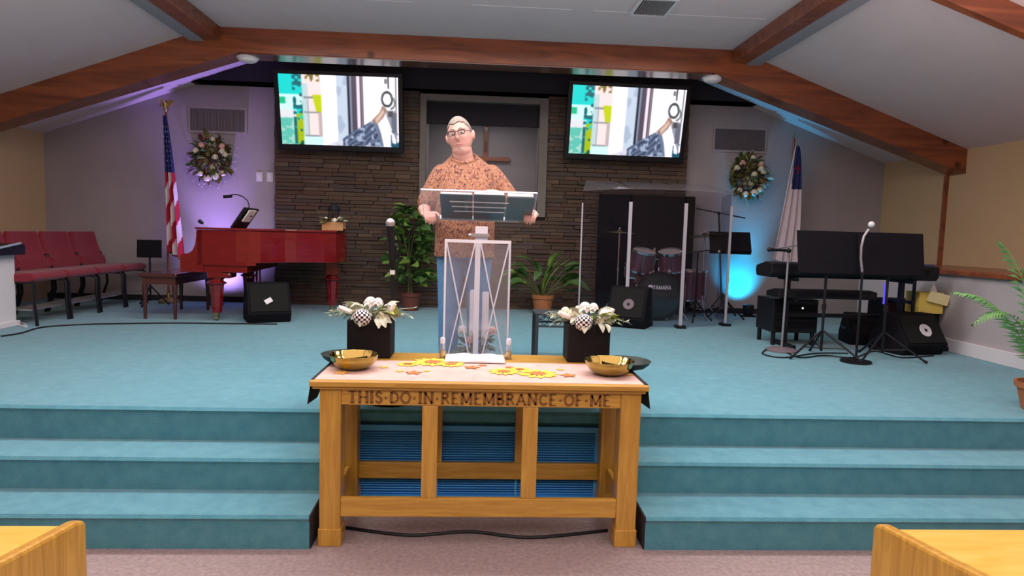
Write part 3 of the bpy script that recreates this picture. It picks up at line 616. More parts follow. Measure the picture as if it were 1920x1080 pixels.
# ================================================================ SPEAKER (person)
P=thing('person','man in rust patterned shirt, jeans and glasses standing behind the clear lectern','person',(-.085,4.62,S))
def chain(mb,pts,rs,n=14):
    pts=[Vector(p) for p in pts]; P2=[];R2=[]
    for i in range(len(pts)-1):
        for j in range(4):
            t=j/4; P2.append(pts[i].lerp(pts[i+1],t)); R2.append(rs[i]*(1-t)+rs[i+1]*t)
    P2.append(pts[-1]);R2.append(rs[-1]); mb.tube(P2,R2,n); mb.sph(pts[0],rs[0]*.98,n,8); mb.sph(pts[-1],rs[-1]*.98,n,8)
def torso(mb,rings,n=28):
    vs=[]
    for rg in rings:
        z,cx,cy,rx,ry=rg[:5]; tl=rg[5] if len(rg)>5 else 0
        for j in range(n):
            a=2*PI*j/n; c,s=math.cos(a),math.sin(a); e=2.5
            yy=ry*math.copysign(abs(s)**(2/e),s); vs.append((cx+rx*math.copysign(abs(c)**(2/e),c),cy+yy,z+tl*yy))
    k=len(rings); mb.add(vs,[(i*n+j,i*n+(j+1)%n,(i+1)*n+(j+1)%n,(i+1)*n+j) for i in range(k-1) for j in range(n)]+[tuple(range(n))[::-1],tuple((k-1)*n+j for j in range(n))])
shL=Vector((-.172,.0,1.385)); shR=Vector((.176,.01,1.395)); elL=Vector((-.285,-.02,1.135)); elR=Vector((.345,-.02,1.165)); wrL=Vector((-.262,-.235,1.095)); wrR=Vector((.462,-.225,1.115))
body=MB()
torso(body,[(.84,0,0,.15,.11),(.95,0,-.01,.17,.13),(1.1,0,-.02,.18,.135),(1.3,0,0,.19,.12),(1.41,0,.01,.16,.085),(1.47,-.01,.01,.09,.07)])
chain(body,[(-.01,.01,1.40),(-.025,-.005,1.50),(-.038,-.01,1.58)],[.078,.071,.068],18)
for sh,el,wr in ((shL,elL,wrL),(shR,elR,wrR)): chain(body,[sh,el],[.054,.044]); chain(body,[el,el.lerp(wr,.4),wr],[.044,.041,.028])
for x in (-.09,.09): chain(body,[(x,0,.86),(x,0,.47),(x,.01,.09)],[.085,.055,.04])
# head
HC=Vector((-.048,-.035,1.642)); HR=RZ(math.radians(-11))@RY(math.radians(-11))@RX(math.radians(5))
def g_(v,c,s): return math.exp(-sum(((a-b)/k)**2 for a,b,k in zip(v,c,s)))
def headfn(v):
    x,y,z=v; 
    # jaw narrowing, flat face plane
    if z<0: f=1-.02*(min(1,-z/.12))**1.5; x*=f*1.02
    if y<0: y*=1-.10*(1-min(1,abs(z)/.12)); 
    if z<-.03 and y<0: y-= .012*min(1,(-z-.03)/.06)
    if y>0 and z<-.02: y*=1-.35*min(1,(-z-.02)/.09)
    p=Vector((x,y,z)); d=0
    d+=.030*g_((x,y,z),(0,-.10,-.022),(.014,.05,.018))+.014*g_((x,y,z),(0,-.10,.004),(.010,.05,.022))   # nose
    d+=.008*g_((x,y,z),(0,-.10,.034),(.05,.05,.010))       # brow
    for s in (-1,1): d-=.011*g_((x,y,z),(s*.031,-.095,.014),(.016,.05,.011)); d+=.007*g_((x,y,z),(s*.042,-.08,-.022),(.022,.05,.02))
    d+=.006*g_((x,y,z),(0,-.10,-.060),(.024,.04,.010)); d-=.004*g_((x,y,z),(0,-.10,-.078),(.03,.04,.006)); d+=.012*g_((x,y,z),(0,-.09,-.098),(.024,.04,.016))
    p.y-=d; return p
head=MB().sph((0,0,0),(.084,.098,.124),72,56,fn=headfn); 
for s in (-1,1): head.sph((s*.089,.010,-.010),(.014,.024,.036),14,10,R=RZ(s*.35)@RY(s*.12))
body.add([HC+HR@Vector(v) for v in head.v],head.f)
body.sph((-.034,-.038,1.545),(.066,.074,.055),20,12); body.sph((-.028,-.016,1.515),(.070,.070,.07),20,12)     # under-chin
# hands
def hand(mb,wr,side,grip):
    # palm frame : F forward along hand, S sideways (thumb side), Nn palm normal(down/inward)
    Fv,Sv,Nv=grip; Fv=Vector(Fv).normalized(); Sv=(Vector(Sv)-Fv*Vector(Sv).dot(Fv)).normalized(); Nv=Fv.cross(Sv)*side
    c=wr
    for k_,off in enumerate((-.030,-.010,.011,.030)):
        chain(mb,[c+Sv*off*.5,c+Fv*.045+Sv*off*.95,c+Fv*.085+Sv*off],[.017,.015,.0125],10)
    chain(mb,[c+Sv*.0,c+Fv*.07],[.02,.021],10)
    for off,ln in ((-.031,.062),(-.010,.078),(.012,.082),(.033,.072)):
        b=c+Fv*.082+Sv*off; p1=b+(Fv*.8-Nv*.55).normalized()*ln*.42; p2=p1+(Fv*.25-Nv*.95).normalized()*ln*.33; p3=p2+(-Fv*.35-Nv*.9).normalized()*ln*.27
        chain(mb,[b,p1,p2,p3],[.0105,.0095,.0088,.0075],8)
    b=c+Fv*.02+Sv*.026; p1=b+(Sv*.8+Fv*.55).normalized()*.04; p2=p1+(Fv*.8+Sv*.25-Nv*.3).normalized()*.032; p3=p2+(Fv*.7-Sv*.15-Nv*.5).normalized()*.024
    chain(mb,[b,p1,p2,p3],[.0145,.012,.011,.009],8)
hand(body,wrL,1,((.35,-.9,-.05),(.9,.3,.15),None))
hand(body,wrR,-1,((-.25,-.95,-.05),(-.9,.25,.2),None))
skn=M['skin']
bo=body.build('body',skn,P,smooth=2,remesh=.0052)
# clothes
sh=MB()
torso(sh,[(.805,-.0,-.005,.212,.152),(.9,0,-.015,.208,.160),(1.0,0,-.022,.208,.165),(1.12,0,-.02,.212,.16),(1.25,0,-.005,.216,.142),(1.35,.0,.0,.214,.118),(1.415,0,.005,.200,.102),(1.455,-.004,.008,.160,.092,.15),(1.488,-.012,.010,.118,.084,.35),(1.505,-.018,.012,.090,.076,.6)])
for s_,e_ in ((shL,elL),(shR,elR)):
    chain(sh,[s_+Vector((0,0,-.005)),s_.lerp(e_,.35),s_.lerp(e_,.82)],[.070,.073,.072],16)
sm_=bpy.data.materials.new('rust_patterned_shirt'); sm_.use_nodes=True; nt=sm_.node_tree;N=nt.nodes;LK=nt.links;b=N['Principled BSDF']; tc=N.new('ShaderNodeTexCoord'); n=N.new('ShaderNodeTexNoise'); n.inputs['Scale'].default_value=44; n.inputs['Detail'].default_value=3; n.inputs['Distortion'].default_value=1.6; LK.new(tc.outputs['Object'],n.inputs[0])
r=N.new('ShaderNodeValToRGB'); e=r.color_ramp.elements; e[0].position=.36; e[0].color=(.07,.025,.035,1); e[1].position=.44; e[1].color=(.25,.10,.06,1); q=e.new(.53); q.color=(.33,.145,.085,1); q=e.new(.60); q.color=(.42,.24,.12,1); q=e.new(.66); q.color=(.20,.09,.09,1); LK.new(n.outputs[0],r.inputs[0]); LK.new(r.outputs[0],b.inputs['Base Color']); b.inputs['Roughness'].default_value=.85
sh.build('shirt',sm_,P,smooth=2,remesh=.008)
MB().add(*(lambda c:(c.v,c.f))(MB().lathe([(.092,0),(.100,.012),(.093,.036),(.083,.040),(.086,.018)],(-.020,.010,1.470),28,R=RX(.50)))).build('collar',sm_,P,smooth=True)
for k_ in range(5): MB().cyl((-.006,-.158-.012*math.sin(k_*.7),1.30-k_*.09),(-.006,-.163-.012*math.sin(k_*.7),1.30-k_*.09),.006,n=10).build('button','bible',P)
jn=MB(); torso(jn,[(.80,0,0,.17,.125),(.86,0,.0,.175,.13),(.95,0,0,.165,.12),(1.0,0,0,.15,.11)])
for x in (-.095,.095): chain(jn,[(x,0,.83),(x*1.05,-.005,.45),(x*1.08,.01,.07)],[.102,.078,.066],18)
jn.build('jeans','jeans',P,smooth=2,remesh=.009)
for x in (-.103,.103): MB().sph((x,-.05,.045),(.048,.135,.048),18,10,fn=lambda v:Vector((v.x,v.y,max(v.z,-.043)))).build('shoe','shoe',P,smooth=True)
# hair: shell over skull
def hairfn(v):
    p=headfn(Vector(v)); return p
hb=MB(); nn,mm=72,56; vs=[];
for i in range(mm+1):
    t=PI*i/mm
    for j in range(nn):
        a=2*PI*j/nn; v=headfn(Vector((math.sin(t)*math.cos(a)*.084,math.sin(t)*math.sin(a)*.098,math.cos(t)*.124))); 
        k_=1.045+.02*max(0,v.z/.127)**2+.006*math.sin(a*13+t*7); vs.append(Vector((v.x*k_,v.y*k_,v.z*k_)))
def keep(v):
    fr=-v.y
    if v.z>.082+.06*v.x+.004*math.sin(v.x*90): return True
    if fr>.052: return False
    if fr>.0: return v.z>.012+max(0,fr-.010)*1.45
    if fr>-.03: return v.z>.016
    return v.z>-.065
fs=[]
for i in range(mm):
    for j in range(nn):
        f=(i*nn+j,(i+1)*nn+j,(i+1)*nn+(j+1)%nn,i*nn+(j+1)%nn)
        if keep(sum((vs[q] for q in f),Vector())/4): fs.append(f)
hb.add([HC+HR@v for v in vs],fs)
ho=hb.build('hair','hair',P,smooth=2,solid=.003); 
def H(mb,n_,mt,**k):
    mb.v=[tuple(HC+HR@Vector(v)) for v in mb.v]; return mb.build(n_,mt,P,**k)
for s in (-1,1):
    H(MB().sph((s*.031,-.079,.013),(.0125,.0095,.008),14,10),'eye','eyew',smooth=True); H(MB().sph((s*.031,-.0865,.013),.0048,10,6),'iris','bible',smooth=True)
    H(MB().tube([(s*.014,-.103,.036),(s*.03,-.104,.041),(s*.048,-.094,.036)],[.003,.004,.0025],6),'eyebrow','hair',smooth=True)
H(MB().tube([(-.024,-.098,-.066),(-.01,-.108,-.0625),(0,-.109,-.064),(.01,-.108,-.0625),(.024,-.098,-.066)],[.002,.0045,.005,.0045,.002],8),'upper_lip','lips',smooth=True)
H(MB().tube([(-.022,-.098,-.069),(-.008,-.108,-.073),(.008,-.108,-.073),(.022,-.098,-.069)],[.002,.005,.005,.002],8),'lower_lip','lips',smooth=True)
gl=MB()
for s in (-1,1):
    pts=[(s*.034+.023*math.copysign(abs(math.cos(a))**.6,math.cos(a)),-.112+abs(s*.034+.023*math.cos(a))*.12,.013+.0145*math.copysign(abs(math.sin(a))**.6,math.sin(a))) for a in [2*PI*i/20 for i in range(21)]]
    gl.tube(pts,.0026,6,caps=False); gl.tube([(s*.057,-.104,.018),(s*.083,-.05,.018),(s*.088,.012,.012)],.0024,6)
    gl.bar((s*.012,-.112,.027),(s*.060,-.106,.027),.007,.005)
gl.tube([(-.011,-.112,.018),(0,-.115,.021),(.011,-.112,.018)],.002,6); H(gl,'glasses','bible',smooth=True)
# skin tones around mouth (short pale beard) follow object space of the body
nt=skn.node_tree; N=nt.nodes; LK=nt.links; b=N['Principled BSDF']; old=b.inputs['Base Color'].links[0].from_socket
tc=N.new('ShaderNodeTexCoord'); mc=HC+HR@Vector((0,-.105,-.085)); vm=N.new('ShaderNodeVectorMath'); vm.operation='DISTANCE'; vm.inputs[1].default_value=mc; LK.new(tc.outputs['Object'],vm.inputs[0])
rr=N.new('ShaderNodeValToRGB'); rr.color_ramp.elements[0].position=.030; rr.color_ramp.elements[0].color=(.55,.55,.55,1); rr.color_ramp.elements[1].position=.045; rr.color_ramp.elements[1].color=(0,0,0,1); LK.new(vm.outputs['Value'],rr.inputs[0])
mx=N.new('ShaderNodeMix'); mx.data_type='RGBA'; LK.new(rr.outputs[0],mx.inputs[0]); LK.new(old,mx.inputs[6]); mx.inputs[7].default_value=(.55,.42,.38,1); LK.new(mx.outputs[2],b.inputs['Base Color'])
# ================================================================ GRAND PIANO
PN=thing('grand_piano','red mahogany grand piano with its curved side towards the hall','piano',(-2.95,6.72,S),math.radians(4))
# plan outline (x along length from keyboard, y away from the hall)
def arc(cx,cy,r,a0,a1,n=10): return [(cx+r*math.cos(math.radians(a0+(a1-a0)*i/n)),cy+r*math.sin(math.radians(a0+(a1-a0)*i/n))) for i in range(n+1)]
out=[(.14,0),(.52,0),(.64,.02),(.74,.08),(.84,.19),(.94,.29),(1.04,.35),(1.18,.40),(1.32,.45),(1.43,.55),(1.49,.70),(1.51,.86),(1.49,1.02),(1.42,1.14),(1.28,1.24),(1.1,1.30),(.9,1.36),(.6,1.40),(.14,1.42)]
MB().prism([(x,y) for x,y in out],(0,0,.60),(1,0,0),(0,1,0),(0,0,.33)).build('rim','mahog',PN,smooth=False,bevel=.008)
MB().prism([(x-.004*(x>.7)+(-.012 if x<.2 else .012*(x>.7)),y+(-.012 if y<.7 else .012)) for x,y in out],(0,0,.932),(1,0,0),(0,1,0),(0,0,.022)).build('lid','mahog',PN,bevel=.006)
# key bed with scroll shaped arms
sc=[(-.02,.50),(-.02,.66),(.0,.685),(.06,.69),(.10,.72),(.125,.78),(.135,.86),(.14,.93),(.20,.93),(.20,.50)]
for y in (0,1.36): MB().prism(sc,(0,y,0),(1,0,0),(0,0,1),(0,.06,0)).build('cheek','mahog',PN,bevel=.006)
MB().b2(-.02,.62,.02,1.40,.50,.60).build('key_bed','mahog',PN,bevel=.006)
MB().b2(-.01,.12,.06,1.36,.60,.635).build('key_slip','benchwood',PN)
kw=MB().b2(-.005,.125,-.011,.011,.636,.652).build('white_key','paper',PN,loc=(0,.09,0))
for i in range(1,52): inst(kw,PN,(0,.09+i*.0236,0),(0,0,0))
MB().b2(.13,.15,.06,1.36,.64,.90).build('fallboard','mahog',PN)
MB().prism([(.14,.0),(.62,.0),(.70,.05),(.62,.05),(.14,.05)],(0,.0,.575),(1,0,0),(0,1,0),(0,0,.03)).build('bed_moulding','mahog',PN)
MB().add([(.26,.02,.50),(.44,.02,.50),(.30,.02,.40),(.22,.02,.50)],[]).b2(.22,.46,.03,.25,.44,.50).build('leg_block','mahog',PN,bevel=.02)
def pleg(x,y,nm='leg'):
    MB().b2(x-.075,x+.075,y-.075,y+.075,.44,.60).build('leg_block','mahog',PN,bevel=.012)
    lg=MB().lathe([(.050,.085),(.072,.36),(.076,.375),(.098,.385),(.10,.395),(.070,.41),(.068,.425),(.085,.44)],(x,y,0),8).build(nm,'mahog',PN)
    MB().lathe([(.028,.045),(.030,.085),(.034,.09)],(x,y,0),14).cyl((x-.014,y,.025),(x+.014,y,.025),.025,n=16).build('caster','brassd',lg)
pleg(.30,.10);pleg(.30,1.28);pleg(1.34,.90)
MB().bar((.55,.68,.6),(.56,.62,.08),.02).bar((.55,.78,.6),(.56,.84,.08),.02).b2(.5,.58,.58,.90,.05,.13).build('pedal_lyre','mahog',PN)
for y in (.66,.73,.80): MB().b2(.40,.52,y-.012,y+.012,.06,.07).build('pedal','brassd',PN)
# raised music desk
MB().bar((.42,.45,.955),(.56,.45,1.17),.02,.55,up=(0,1,0)).build('music_desk','black',PN,bevel=.005)
# music book, lamp, microphone on the piano
t=thing('music_book','open sheet music leaning on the piano music desk','book',(-2.46,7.12,1.545)); MB().bar((0,0,0),(.08,0,.12),.012,.22,up=(0,1,0)).build('pages','paper',t); 
t=thing('desk_lamp','black gooseneck lamp arching over the piano music desk','lamp',(at(466,392,7.15)))
b0=at(466,392,7.15); pts=[at(x,y,7.15)-b0 for x,y in ((466,398),(467,385),(464,376),(456,369),(446,365),(436,365),(426,367))]
MB().tube(pts,.006,8).build('gooseneck','black',t,smooth=True); e1=at(435,368,7.15)-b0;e0=at(419,369,7.15)-b0; MB().bar(e0,e1,.03,.03).build('shade','black',t,bevel=.004); MB().box((0,0,-.05),(.06,.06,.06)).build('clip','black',t)
t=thing('piano_microphone','small black microphone on a short arm at the left end of the piano','microphone',at(397,431,6.95)); b0=at(397,431,6.95)
MB().tube([(0,0,0),at(388,424,6.95)-b0,at(380,418,6.95)-b0],.005,8).build('arm','steel',t,smooth=True); MB().tube([at(381,419,6.95)-b0,at(376,416,6.95)-b0,at(373,413,6.95)-b0],[.013,.02,.018],12).build('capsule','black',t,smooth=True)
# lantern box
lb=at(626,432,7.45); lb.z=S+.957
t=thing('wooden_box','pale wooden planter box on the tail of the red piano','box',lb); bw=.115
MB().b2(-bw,bw,-.07,.07,0,.02).b2(-bw,bw,-.08,-.068,0,.095).b2(-bw,bw,.068,.08,0,.095).b2(-bw,-bw+.012,-.07,.07,0,.095).b2(bw-.012,bw,-.07,.07,0,.095).build('box','box',t,bevel=.002)
random.seed(3)
q1=leafmesh(.05,.09,curl=.3).build('leaf','sagel',t,loc=(0,0,.1)); q2=leafmesh(.04,.08,curl=.3).build('leaf','olive',t,loc=(0,0,.1))
for i in range(26): a=U(0,6.28); place_leaf((q1,q2)[i%2],t,Vector((math.cos(a)*.09,-.02+math.sin(a)*.05,.10)),Vector((math.cos(a),math.sin(a),U(-.2,.6))),U(-1,1),U(.8,1.2))
for x,z,m_ in ((-.08,.125,'cream'),(.075,.13,'petalw'),(.02,.115,'cream')): rose('rose',m_,t,(x,-.05,z),.034)
t=thing('lantern','small black metal lantern standing in the wooden box on the piano','lantern',lb+Vector((-.005,.02,.022)))
MB().lathe([(.07,0),(.07,.02),(.06,.025)],n=20).build('base','black',t)
for i in range(6): a=i*PI/3; MB().cyl((.055*math.cos(a),.055*math.sin(a),.02),(.055*math.cos(a),.055*math.sin(a),.20),.005,n=6).build('bar','black',t)
MB().lathe([(.075,.20),(.078,.21),(.045,.255),(.02,.27),(.02,.28),(0.001,.285)],n=20,cap=False).build('roof','black',t); MB().lathe([(.025,.02),(.025,.11)],n=14).build('candle','wax',t)
# bench
t=thing('piano_bench','dark red wooden piano bench beside the keyboard end','bench',(-3.23,7.26,S))
MB().b2(-.19,.19,-.46,.46,.43,.475).build('seat','benchwood',t,bevel=.012); MB().b2(-.165,.165,-.43,.43,.36,.43).build('apron','benchwood',t)
for x in (-.15,.15):
    for y in (-.41,.41): MB().lathe([(.016,0),(.020,.2),(.030,.34),(.028,.36)],(x,y,0),8).build('leg','benchwood',t)
# ================================================================ WEDGE MONITORS
def wedge(x,y,rz,label,w=.44,h=.36,d=.42,badge=True,horn=False):
    t=thing('floor_monitor',label,'speaker',(x,y,S),rz)
    pr=[(-d*.42,.04),(-d*.5,.10),(-d*.12,h),(d*.22,h),(d*.5,h*.35),(d*.5,0),(-d*.36,0)]
    MB().prism(pr,(-w/2,0,0),(0,1,0),(0,0,1),(w,0,0)).build('cabinet','blackm',t,bevel=.012)
    a=Vector((0,-d*.5,.10));b=Vector((0,-d*.12,h)); dn=(b-a).normalized(); nrm=Vector((0,-dn.z,dn.y)); R=Matrix(((1,0,0),dn,nrm)).transposed()
    MB().box((a+b)/2+nrm*.006,(w*.88,(b-a).length*.88,.012),R).build('grille','grille',t,bevel=.004)
    if badge: MB().box(a+dn*(b-a).length*.40+nrm*.0135+Vector((-.01,0,0)),(.075,.05,.003),R@RZ(.5)).build('badge','whitep',t)
    if horn:
        c=a+dn*(b-a).length*.45+nrm*.014+Vector((w*.05,0,0)); MB().lathe([(.062,0),(.058,.006),(.03,.002),(.014,.004),(.001,.010)],c,24,R=R,cap=False).build('cone','whitep' if horn==1 else 'vent',t,smooth=True); MB().lathe([(.016,.005),(.001,.012)],c,14,R=R,cap=False).build('dust_cap','black',t)
    for s in (-1,1): MB().b2(s*w/2-.006,s*w/2+.006,-.05,.09,h*.45,h*.55).build('handle','black',t)
    return t
p=fl(496,606); wedge(p.x-.03,p.y+.18,.45,'black floor monitor with a white badge under the red piano',.42,.40,.42)
p=fl(1185,618); wedge(p.x+.03,p.y+.25,-.5,'black floor monitor in front of the drum screen',.42,.44,.42,False,2)
p=fl(1722,666); wedge(p.x,p.y+.16,.22,'black floor monitor with pale round horn beside the pale half wall',.46,.36,.44,False,1)
p=fl(1660,655); wedge(p.x-.02,p.y+.32,-.2,'black floor monitor behind the keyboard music stands',.36,.30,.36,False)
# ================================================================ CHURCH CHAIRS
def chair(x,y,label):
    t=thing('church_chair',label,'chair',(x,y,S),0,'row of crimson chairs at the left wall')
    MB().prism([(-.24,.40),(.20,.40),(.25,.43),(.25,.47),(.20,.49),(-.22,.475)],(0,-.25,0),(1,0,0),(0,0,1),(0,.50,0)).build('seat','red',t,bevel=.02)
    bk=MB(); 
    def bf(u,v): 
        z=.50+v*.36; xx=-.24-.12*v-.03*math.sin(v*PI)+.015*(2*u-1)**2; ww=.25*(1-.15*v**4); return (xx,(u*2-1)*ww,z)
    bk.grid(bf,8,12); bk.build('backrest','red',t,smooth=2,solid=.055,bevel=.012)
    MB().grid(lambda u,v:(-.235-.01*v,(u*2-1)*.235,.475+v*.10),2,2).build('lumbar_pad','red',t,solid=.04)
    for s in (-1,1):
        MB().tube([(.20,s*.23,.41),(.235,s*.235,.38),(.235,s*.235,.2),(.255,s*.235,0)],.014,8).build('leg','black',t,smooth=True)
        MB().tube([(-.30,s*.235,.62),(-.23,s*.235,.42),(-.22,s*.235,.25),(-.30,s*.235,0)],.014,8).build('leg','black',t,smooth=True)
        MB().bar((-.22,s*.235,.40),(.22,s*.235,.40),.02).build('seat_rail','black',t)
    MB().b2(-.05,.20,-.22,.22,.14,.15).build('book_rack','steel',t)
    return t
c0=chair(-4.30,6.46,'crimson padded chair at the near end of the row, half hidden by the white cabinet')
for i,(y,lb) in enumerate(((6.98,'crimson padded chair, second in the row from the white cabinet'),(7.50,'crimson padded chair, third in the row from the white cabinet'),(8.02,'crimson padded chair at the far end of the row, nearest the piano bench'))): dup(c0,(-4.30,y,S),0,lb)
# white cabinet with console
t=thing('sound_cabinet','white cabinet at the left edge of the stage','cabinet',(-4.50,5.98,S))
MB().b2(-.27,.27,-.25,.25,.03,.66).build('body','whitep',t,bevel=.008); MB().b2(-.29,.29,-.27,.27,0,.05).build('plinth','whitep',t,bevel=.006); MB().b2(-.24,-.02,-.262,-.249,.08,.60).build('door','whitep',t,bevel=.004); MB().b2(.0,.24,-.262,-.249,.08,.60).build('door','whitep',t,bevel=.004)
for x in (-.05,.03): MB().cyl((x,-.262,.36),(x,-.285,.36),.012).build('knob','steel',t)
t=thing('mixing_console','dark console with pale blue edges on top of the white cabinet','mixer',(-4.50,5.98,S+.66))
MB().prism([(-.24,0),(.26,0),(.26,.09),(.18,.10),(-.24,.04)],(-.30,0,0),(0,1,0),(0,0,1),(.66,0,0)).build('body','black',t,bevel=.006)
MB().bar((-.31,-.245,.045),(.37,-.245,.045),.022).build('front_edge','blueconsole',t,bevel=.004)
for s in (-.305,.365): MB().bar((s,-.245,.045),(s,.19,.105),.018).build('side_edge','blueconsole',t,bevel=.003)
fd=MB().box((0,0,0),(.012,.03,.012)).build('fader','steel',t,loc=(-.26,-.1,.068))
for i in range(1,14): inst(fd,t,(-.26+i*.042,-.12+.06*rnd(),.071),(0,0,0))
def cable(name,pts,r,mt,label): return tag(MB().tube(pts,r,6).build(name,mt,smooth=True),label,'cable')
def smooth_path(ps,n=6):
    ps=[Vector(p) for p in ps]; o=[]
    for i in range(len(ps)-1):
        p0=ps[max(i-1,0)];p1=ps[i];p2=ps[i+1];p3=ps[min(i+2,len(ps)-1)]
        for j in range(n):
            t=j/n; o.append(.5*((2*p1)+(p2-p0)*t+(2*p0-5*p1+4*p2-p3)*t*t+(3*p1-p0-3*p2+p3)*t**3))
    return o+[ps[-1]]
F_=lambda ps,dz=.008:[fl(x,y)+Vector((0,0,dz)) for x,y in ps]
cable('floor_cable',smooth_path(F_([(2,632),(40,626),(80,615),(150,610),(230,608),(330,607),(430,608),(520,609)])),.007,'black','black cable lying across the carpet in front of the piano')
cable('white_cable',smooth_path(F_([(-10,612),(12,606),(30,610),(50,614),(42,608),(20,604),(5,607)])),.009,'whitep','loose white cable at the foot of the white cabinet')
cable('microphone_cable',smooth_path(F_([(1470,660),(1500,672),(1545,668),(1600,672),(1640,660),(1690,672),(1750,668)])),.006,'black','black cable winding between the keyboard stands')
cable('microphone_cable',smooth_path(F_([(1440,655),(1430,665),(1470,672),(1530,664),(1590,664)])),.006,'black','black cable looping around the round mic stand base')
cable('floor_cable',smooth_path([Vector((x,y,.008)) for x,y in ((-.62,3.2),(-.3,3.12),(0,3.16),(.3,3.1),(.7,3.18))]),.008,'black','dark cable on the mauve carpet under the communion table')
# ================================================================ STANDS
def tripod(t,z=.28,r=.30,a0=0,mt='black'):
    for k in range(3):
        a=a0+k*2*PI/3; MB().tube([(0,0,z),(math.cos(a)*r*.9,math.sin(a)*r*.9,.03),(math.cos(a)*r,math.sin(a)*r,.012)],[.009,.009,.013],8).build('leg',mt,t,smooth=True)
        MB().cyl((0,0,z*.35),(math.cos(a)*r*.55,math.sin(a)*r*.55,z*.43),.005,n=6).build('strut',mt,t)
def music_stand(x,y,rz,h,label,w=.54,hh=.33,tilt=12,mt='blackm',a0=.5,r=.32,fold=False,cat='music stand'):
    t=thing('music_stand',label,cat,(x,y,S),rz); tripod(t,.24,r,a0)
    MB().cyl((0,0,.06),(0,0,h),.011).build('pole','black',t,smooth=True); MB().cyl((0,0,h*.55),(0,0,h*.55+.05),.018).build('collar','black',t)
    R=RX(math.radians(-tilt)); MB().box((0,-.02,h+hh*.42),(w,.008,hh),R).build('desk',mt,t,bevel=.003); MB().box(Vector((0,-.02,h+hh*.42))+R@Vector((0,.03,-hh/2)),(w,.06,.008),R).build('ledge',mt,t); MB().b2(-.03,.03,-.012,.02,h-.02,h+.05).build('clamp','steel',t)
    return t
p=fl(1552,660); music_stand(2.95,5.35,.05,.75,'left of two black music stands in front of the keyboard',.56,.36,10,a0=-.8,r=.33)
music_stand(3.47,5.32,-.02,.75,'right of two black music stands in front of the keyboard',.56,.36,10,a0=-.5,r=.33)
t=music_stand(3.06,7.78,-.25,.84,'black music stand glowing against the cyan wall behind the drum screen',.48,.30,42,a0=.4,r=.25)
music_stand(-3.86,7.95,.3,.60,'dark folding stand against the wall behind the piano bench',.26,.20,8,a0=.2,r=.2)
def mic(t,p,q,r=.013,head=.024,mt='black',hm='steel'):
    p=Vector(p);q=Vector(q); MB().tube([p,q],[r*.8,r],12).build('microphone_body',mt,t,smooth=True); MB().sph(q+(q-p).normalized()*head*.7,head,14,10).build('microphone_head',hm,t,smooth=True)
# tall mic by the plant
mp=Vector((-.472,3.72,S)); t=thing('microphone_stand','straight black stand holding a silver-headed microphone in front of the plant','microphone stand',mp)
MB().lathe([(.13,0),(.13,.012),(.10,.022),(.02,.03)],n=36).build('base','black',t,smooth=True); MB().cyl((0,0,.02),(0,0,.80),.0105).build('pole','black',t,smooth=True); MB().cyl((0,0,.73),(0,0,.755),.014).build('band','whitep',t)
MB().tube([(0,0,.78),(0,0,.84),(.002,-.01,.90)],[.02,.022,.024],12).build('clip','black',t,smooth=True); mic(t,(.0,-.012,.80),(-.012,-.02,1.0),.024,.027)
MB().tube([(.02,-.01,.82),(.04,-.02,.88),(.025,-.02,.95),(.05,-.02,.9),(.03,0,.8),(.02,0,.5)],.004,6).build('cord','black',t,smooth=True)
# boom stand with round base
bp=fl(1465,658); t=thing('boom_microphone_stand','silver boom microphone stand on a round base left of the keyboard','microphone stand',bp)
MB().lathe([(.14,0),(.14,.012),(.11,.025),(.02,.035)],n=36).build('base','vent',t,smooth=True); jp=at(1479,470,bp.y)-bp; MB().cyl((0,0,.03),jp*.98,.010).build('pole','steel',t,smooth=True); MB().sph(jp,.022,12,8).build('joint','black',t,smooth=True)
b0=at(1445,468,bp.y-.05)-bp;b1=at(1500,459,bp.y+.03)-bp; MB().cyl(b0,b1,.007).build('boom','steel',t,smooth=True); mic(t,jp,b0,.014,.02,'black','black'); MB().bar(jp,jp+Vector((.0,0,-.06)),.016).build('clutch','black',t)
# gooseneck mic at the keyboard
gp=at(1617,508,5.18); t=thing('gooseneck_microphone','silver gooseneck microphone rising between the two music stands','microphone',gp)
MB().tube([at(x,y,5.18)-gp for x,y in ((1617,512),(1614,485),(1615,462),(1620,443),(1629,430))],.010,8).build('gooseneck','steel',t,smooth=True); MB().sph(at(1634,421,5.18)-gp,.026,14,10).build('microphone_head','whitep',t,smooth=True)
fz=gp.z-S; MB().cyl((0,0,0),(0,0,-fz+.02),.010).build('pole','black',t); MB().lathe([(.12,-fz),(.12,-fz+.015),(.02,-fz+.03)],n=28).build('base','black',t)
# ================================================================ KEYBOARDS
kx0,kx1=2.66,4.24
t=thing('keyboard','long black digital keyboard seen from behind on its stand','keyboard',((kx0+kx1)/2,5.92,S+.655)); w=(kx1-kx0)/2
MB().prism([(-.14,0),(.15,0),(.17,.05),(.16,.10),(-.02,.14),(-.17,.13),(-.17,.04)],(-w,0,0),(0,1,0),(0,0,1),(2*w,0,0)).build('body','black',t,bevel=.012)
kq=MB().b2(-.0105,.0105,.02,.15,.10,.125).build('white_key','whitep',t,loc=(-w+.06,0,0))
for i in range(1,52): inst(kq,t,(-w+.06+i*.0278,0,0),(0,0,0))
MB().b2(-w+.1,w-.1,-.174,-.168,.05,.10).build('back_panel','blackm',t); MB().b2(w-.35,w-.02,-.12,-.02,.135,.15).build('control_panel',mat('blue_panel',(.04,.06,.16),.4),t)
t=thing('keyboard_stand','black steel stand holding the two keyboards','stand',((kx0+kx1)/2,5.92,S))
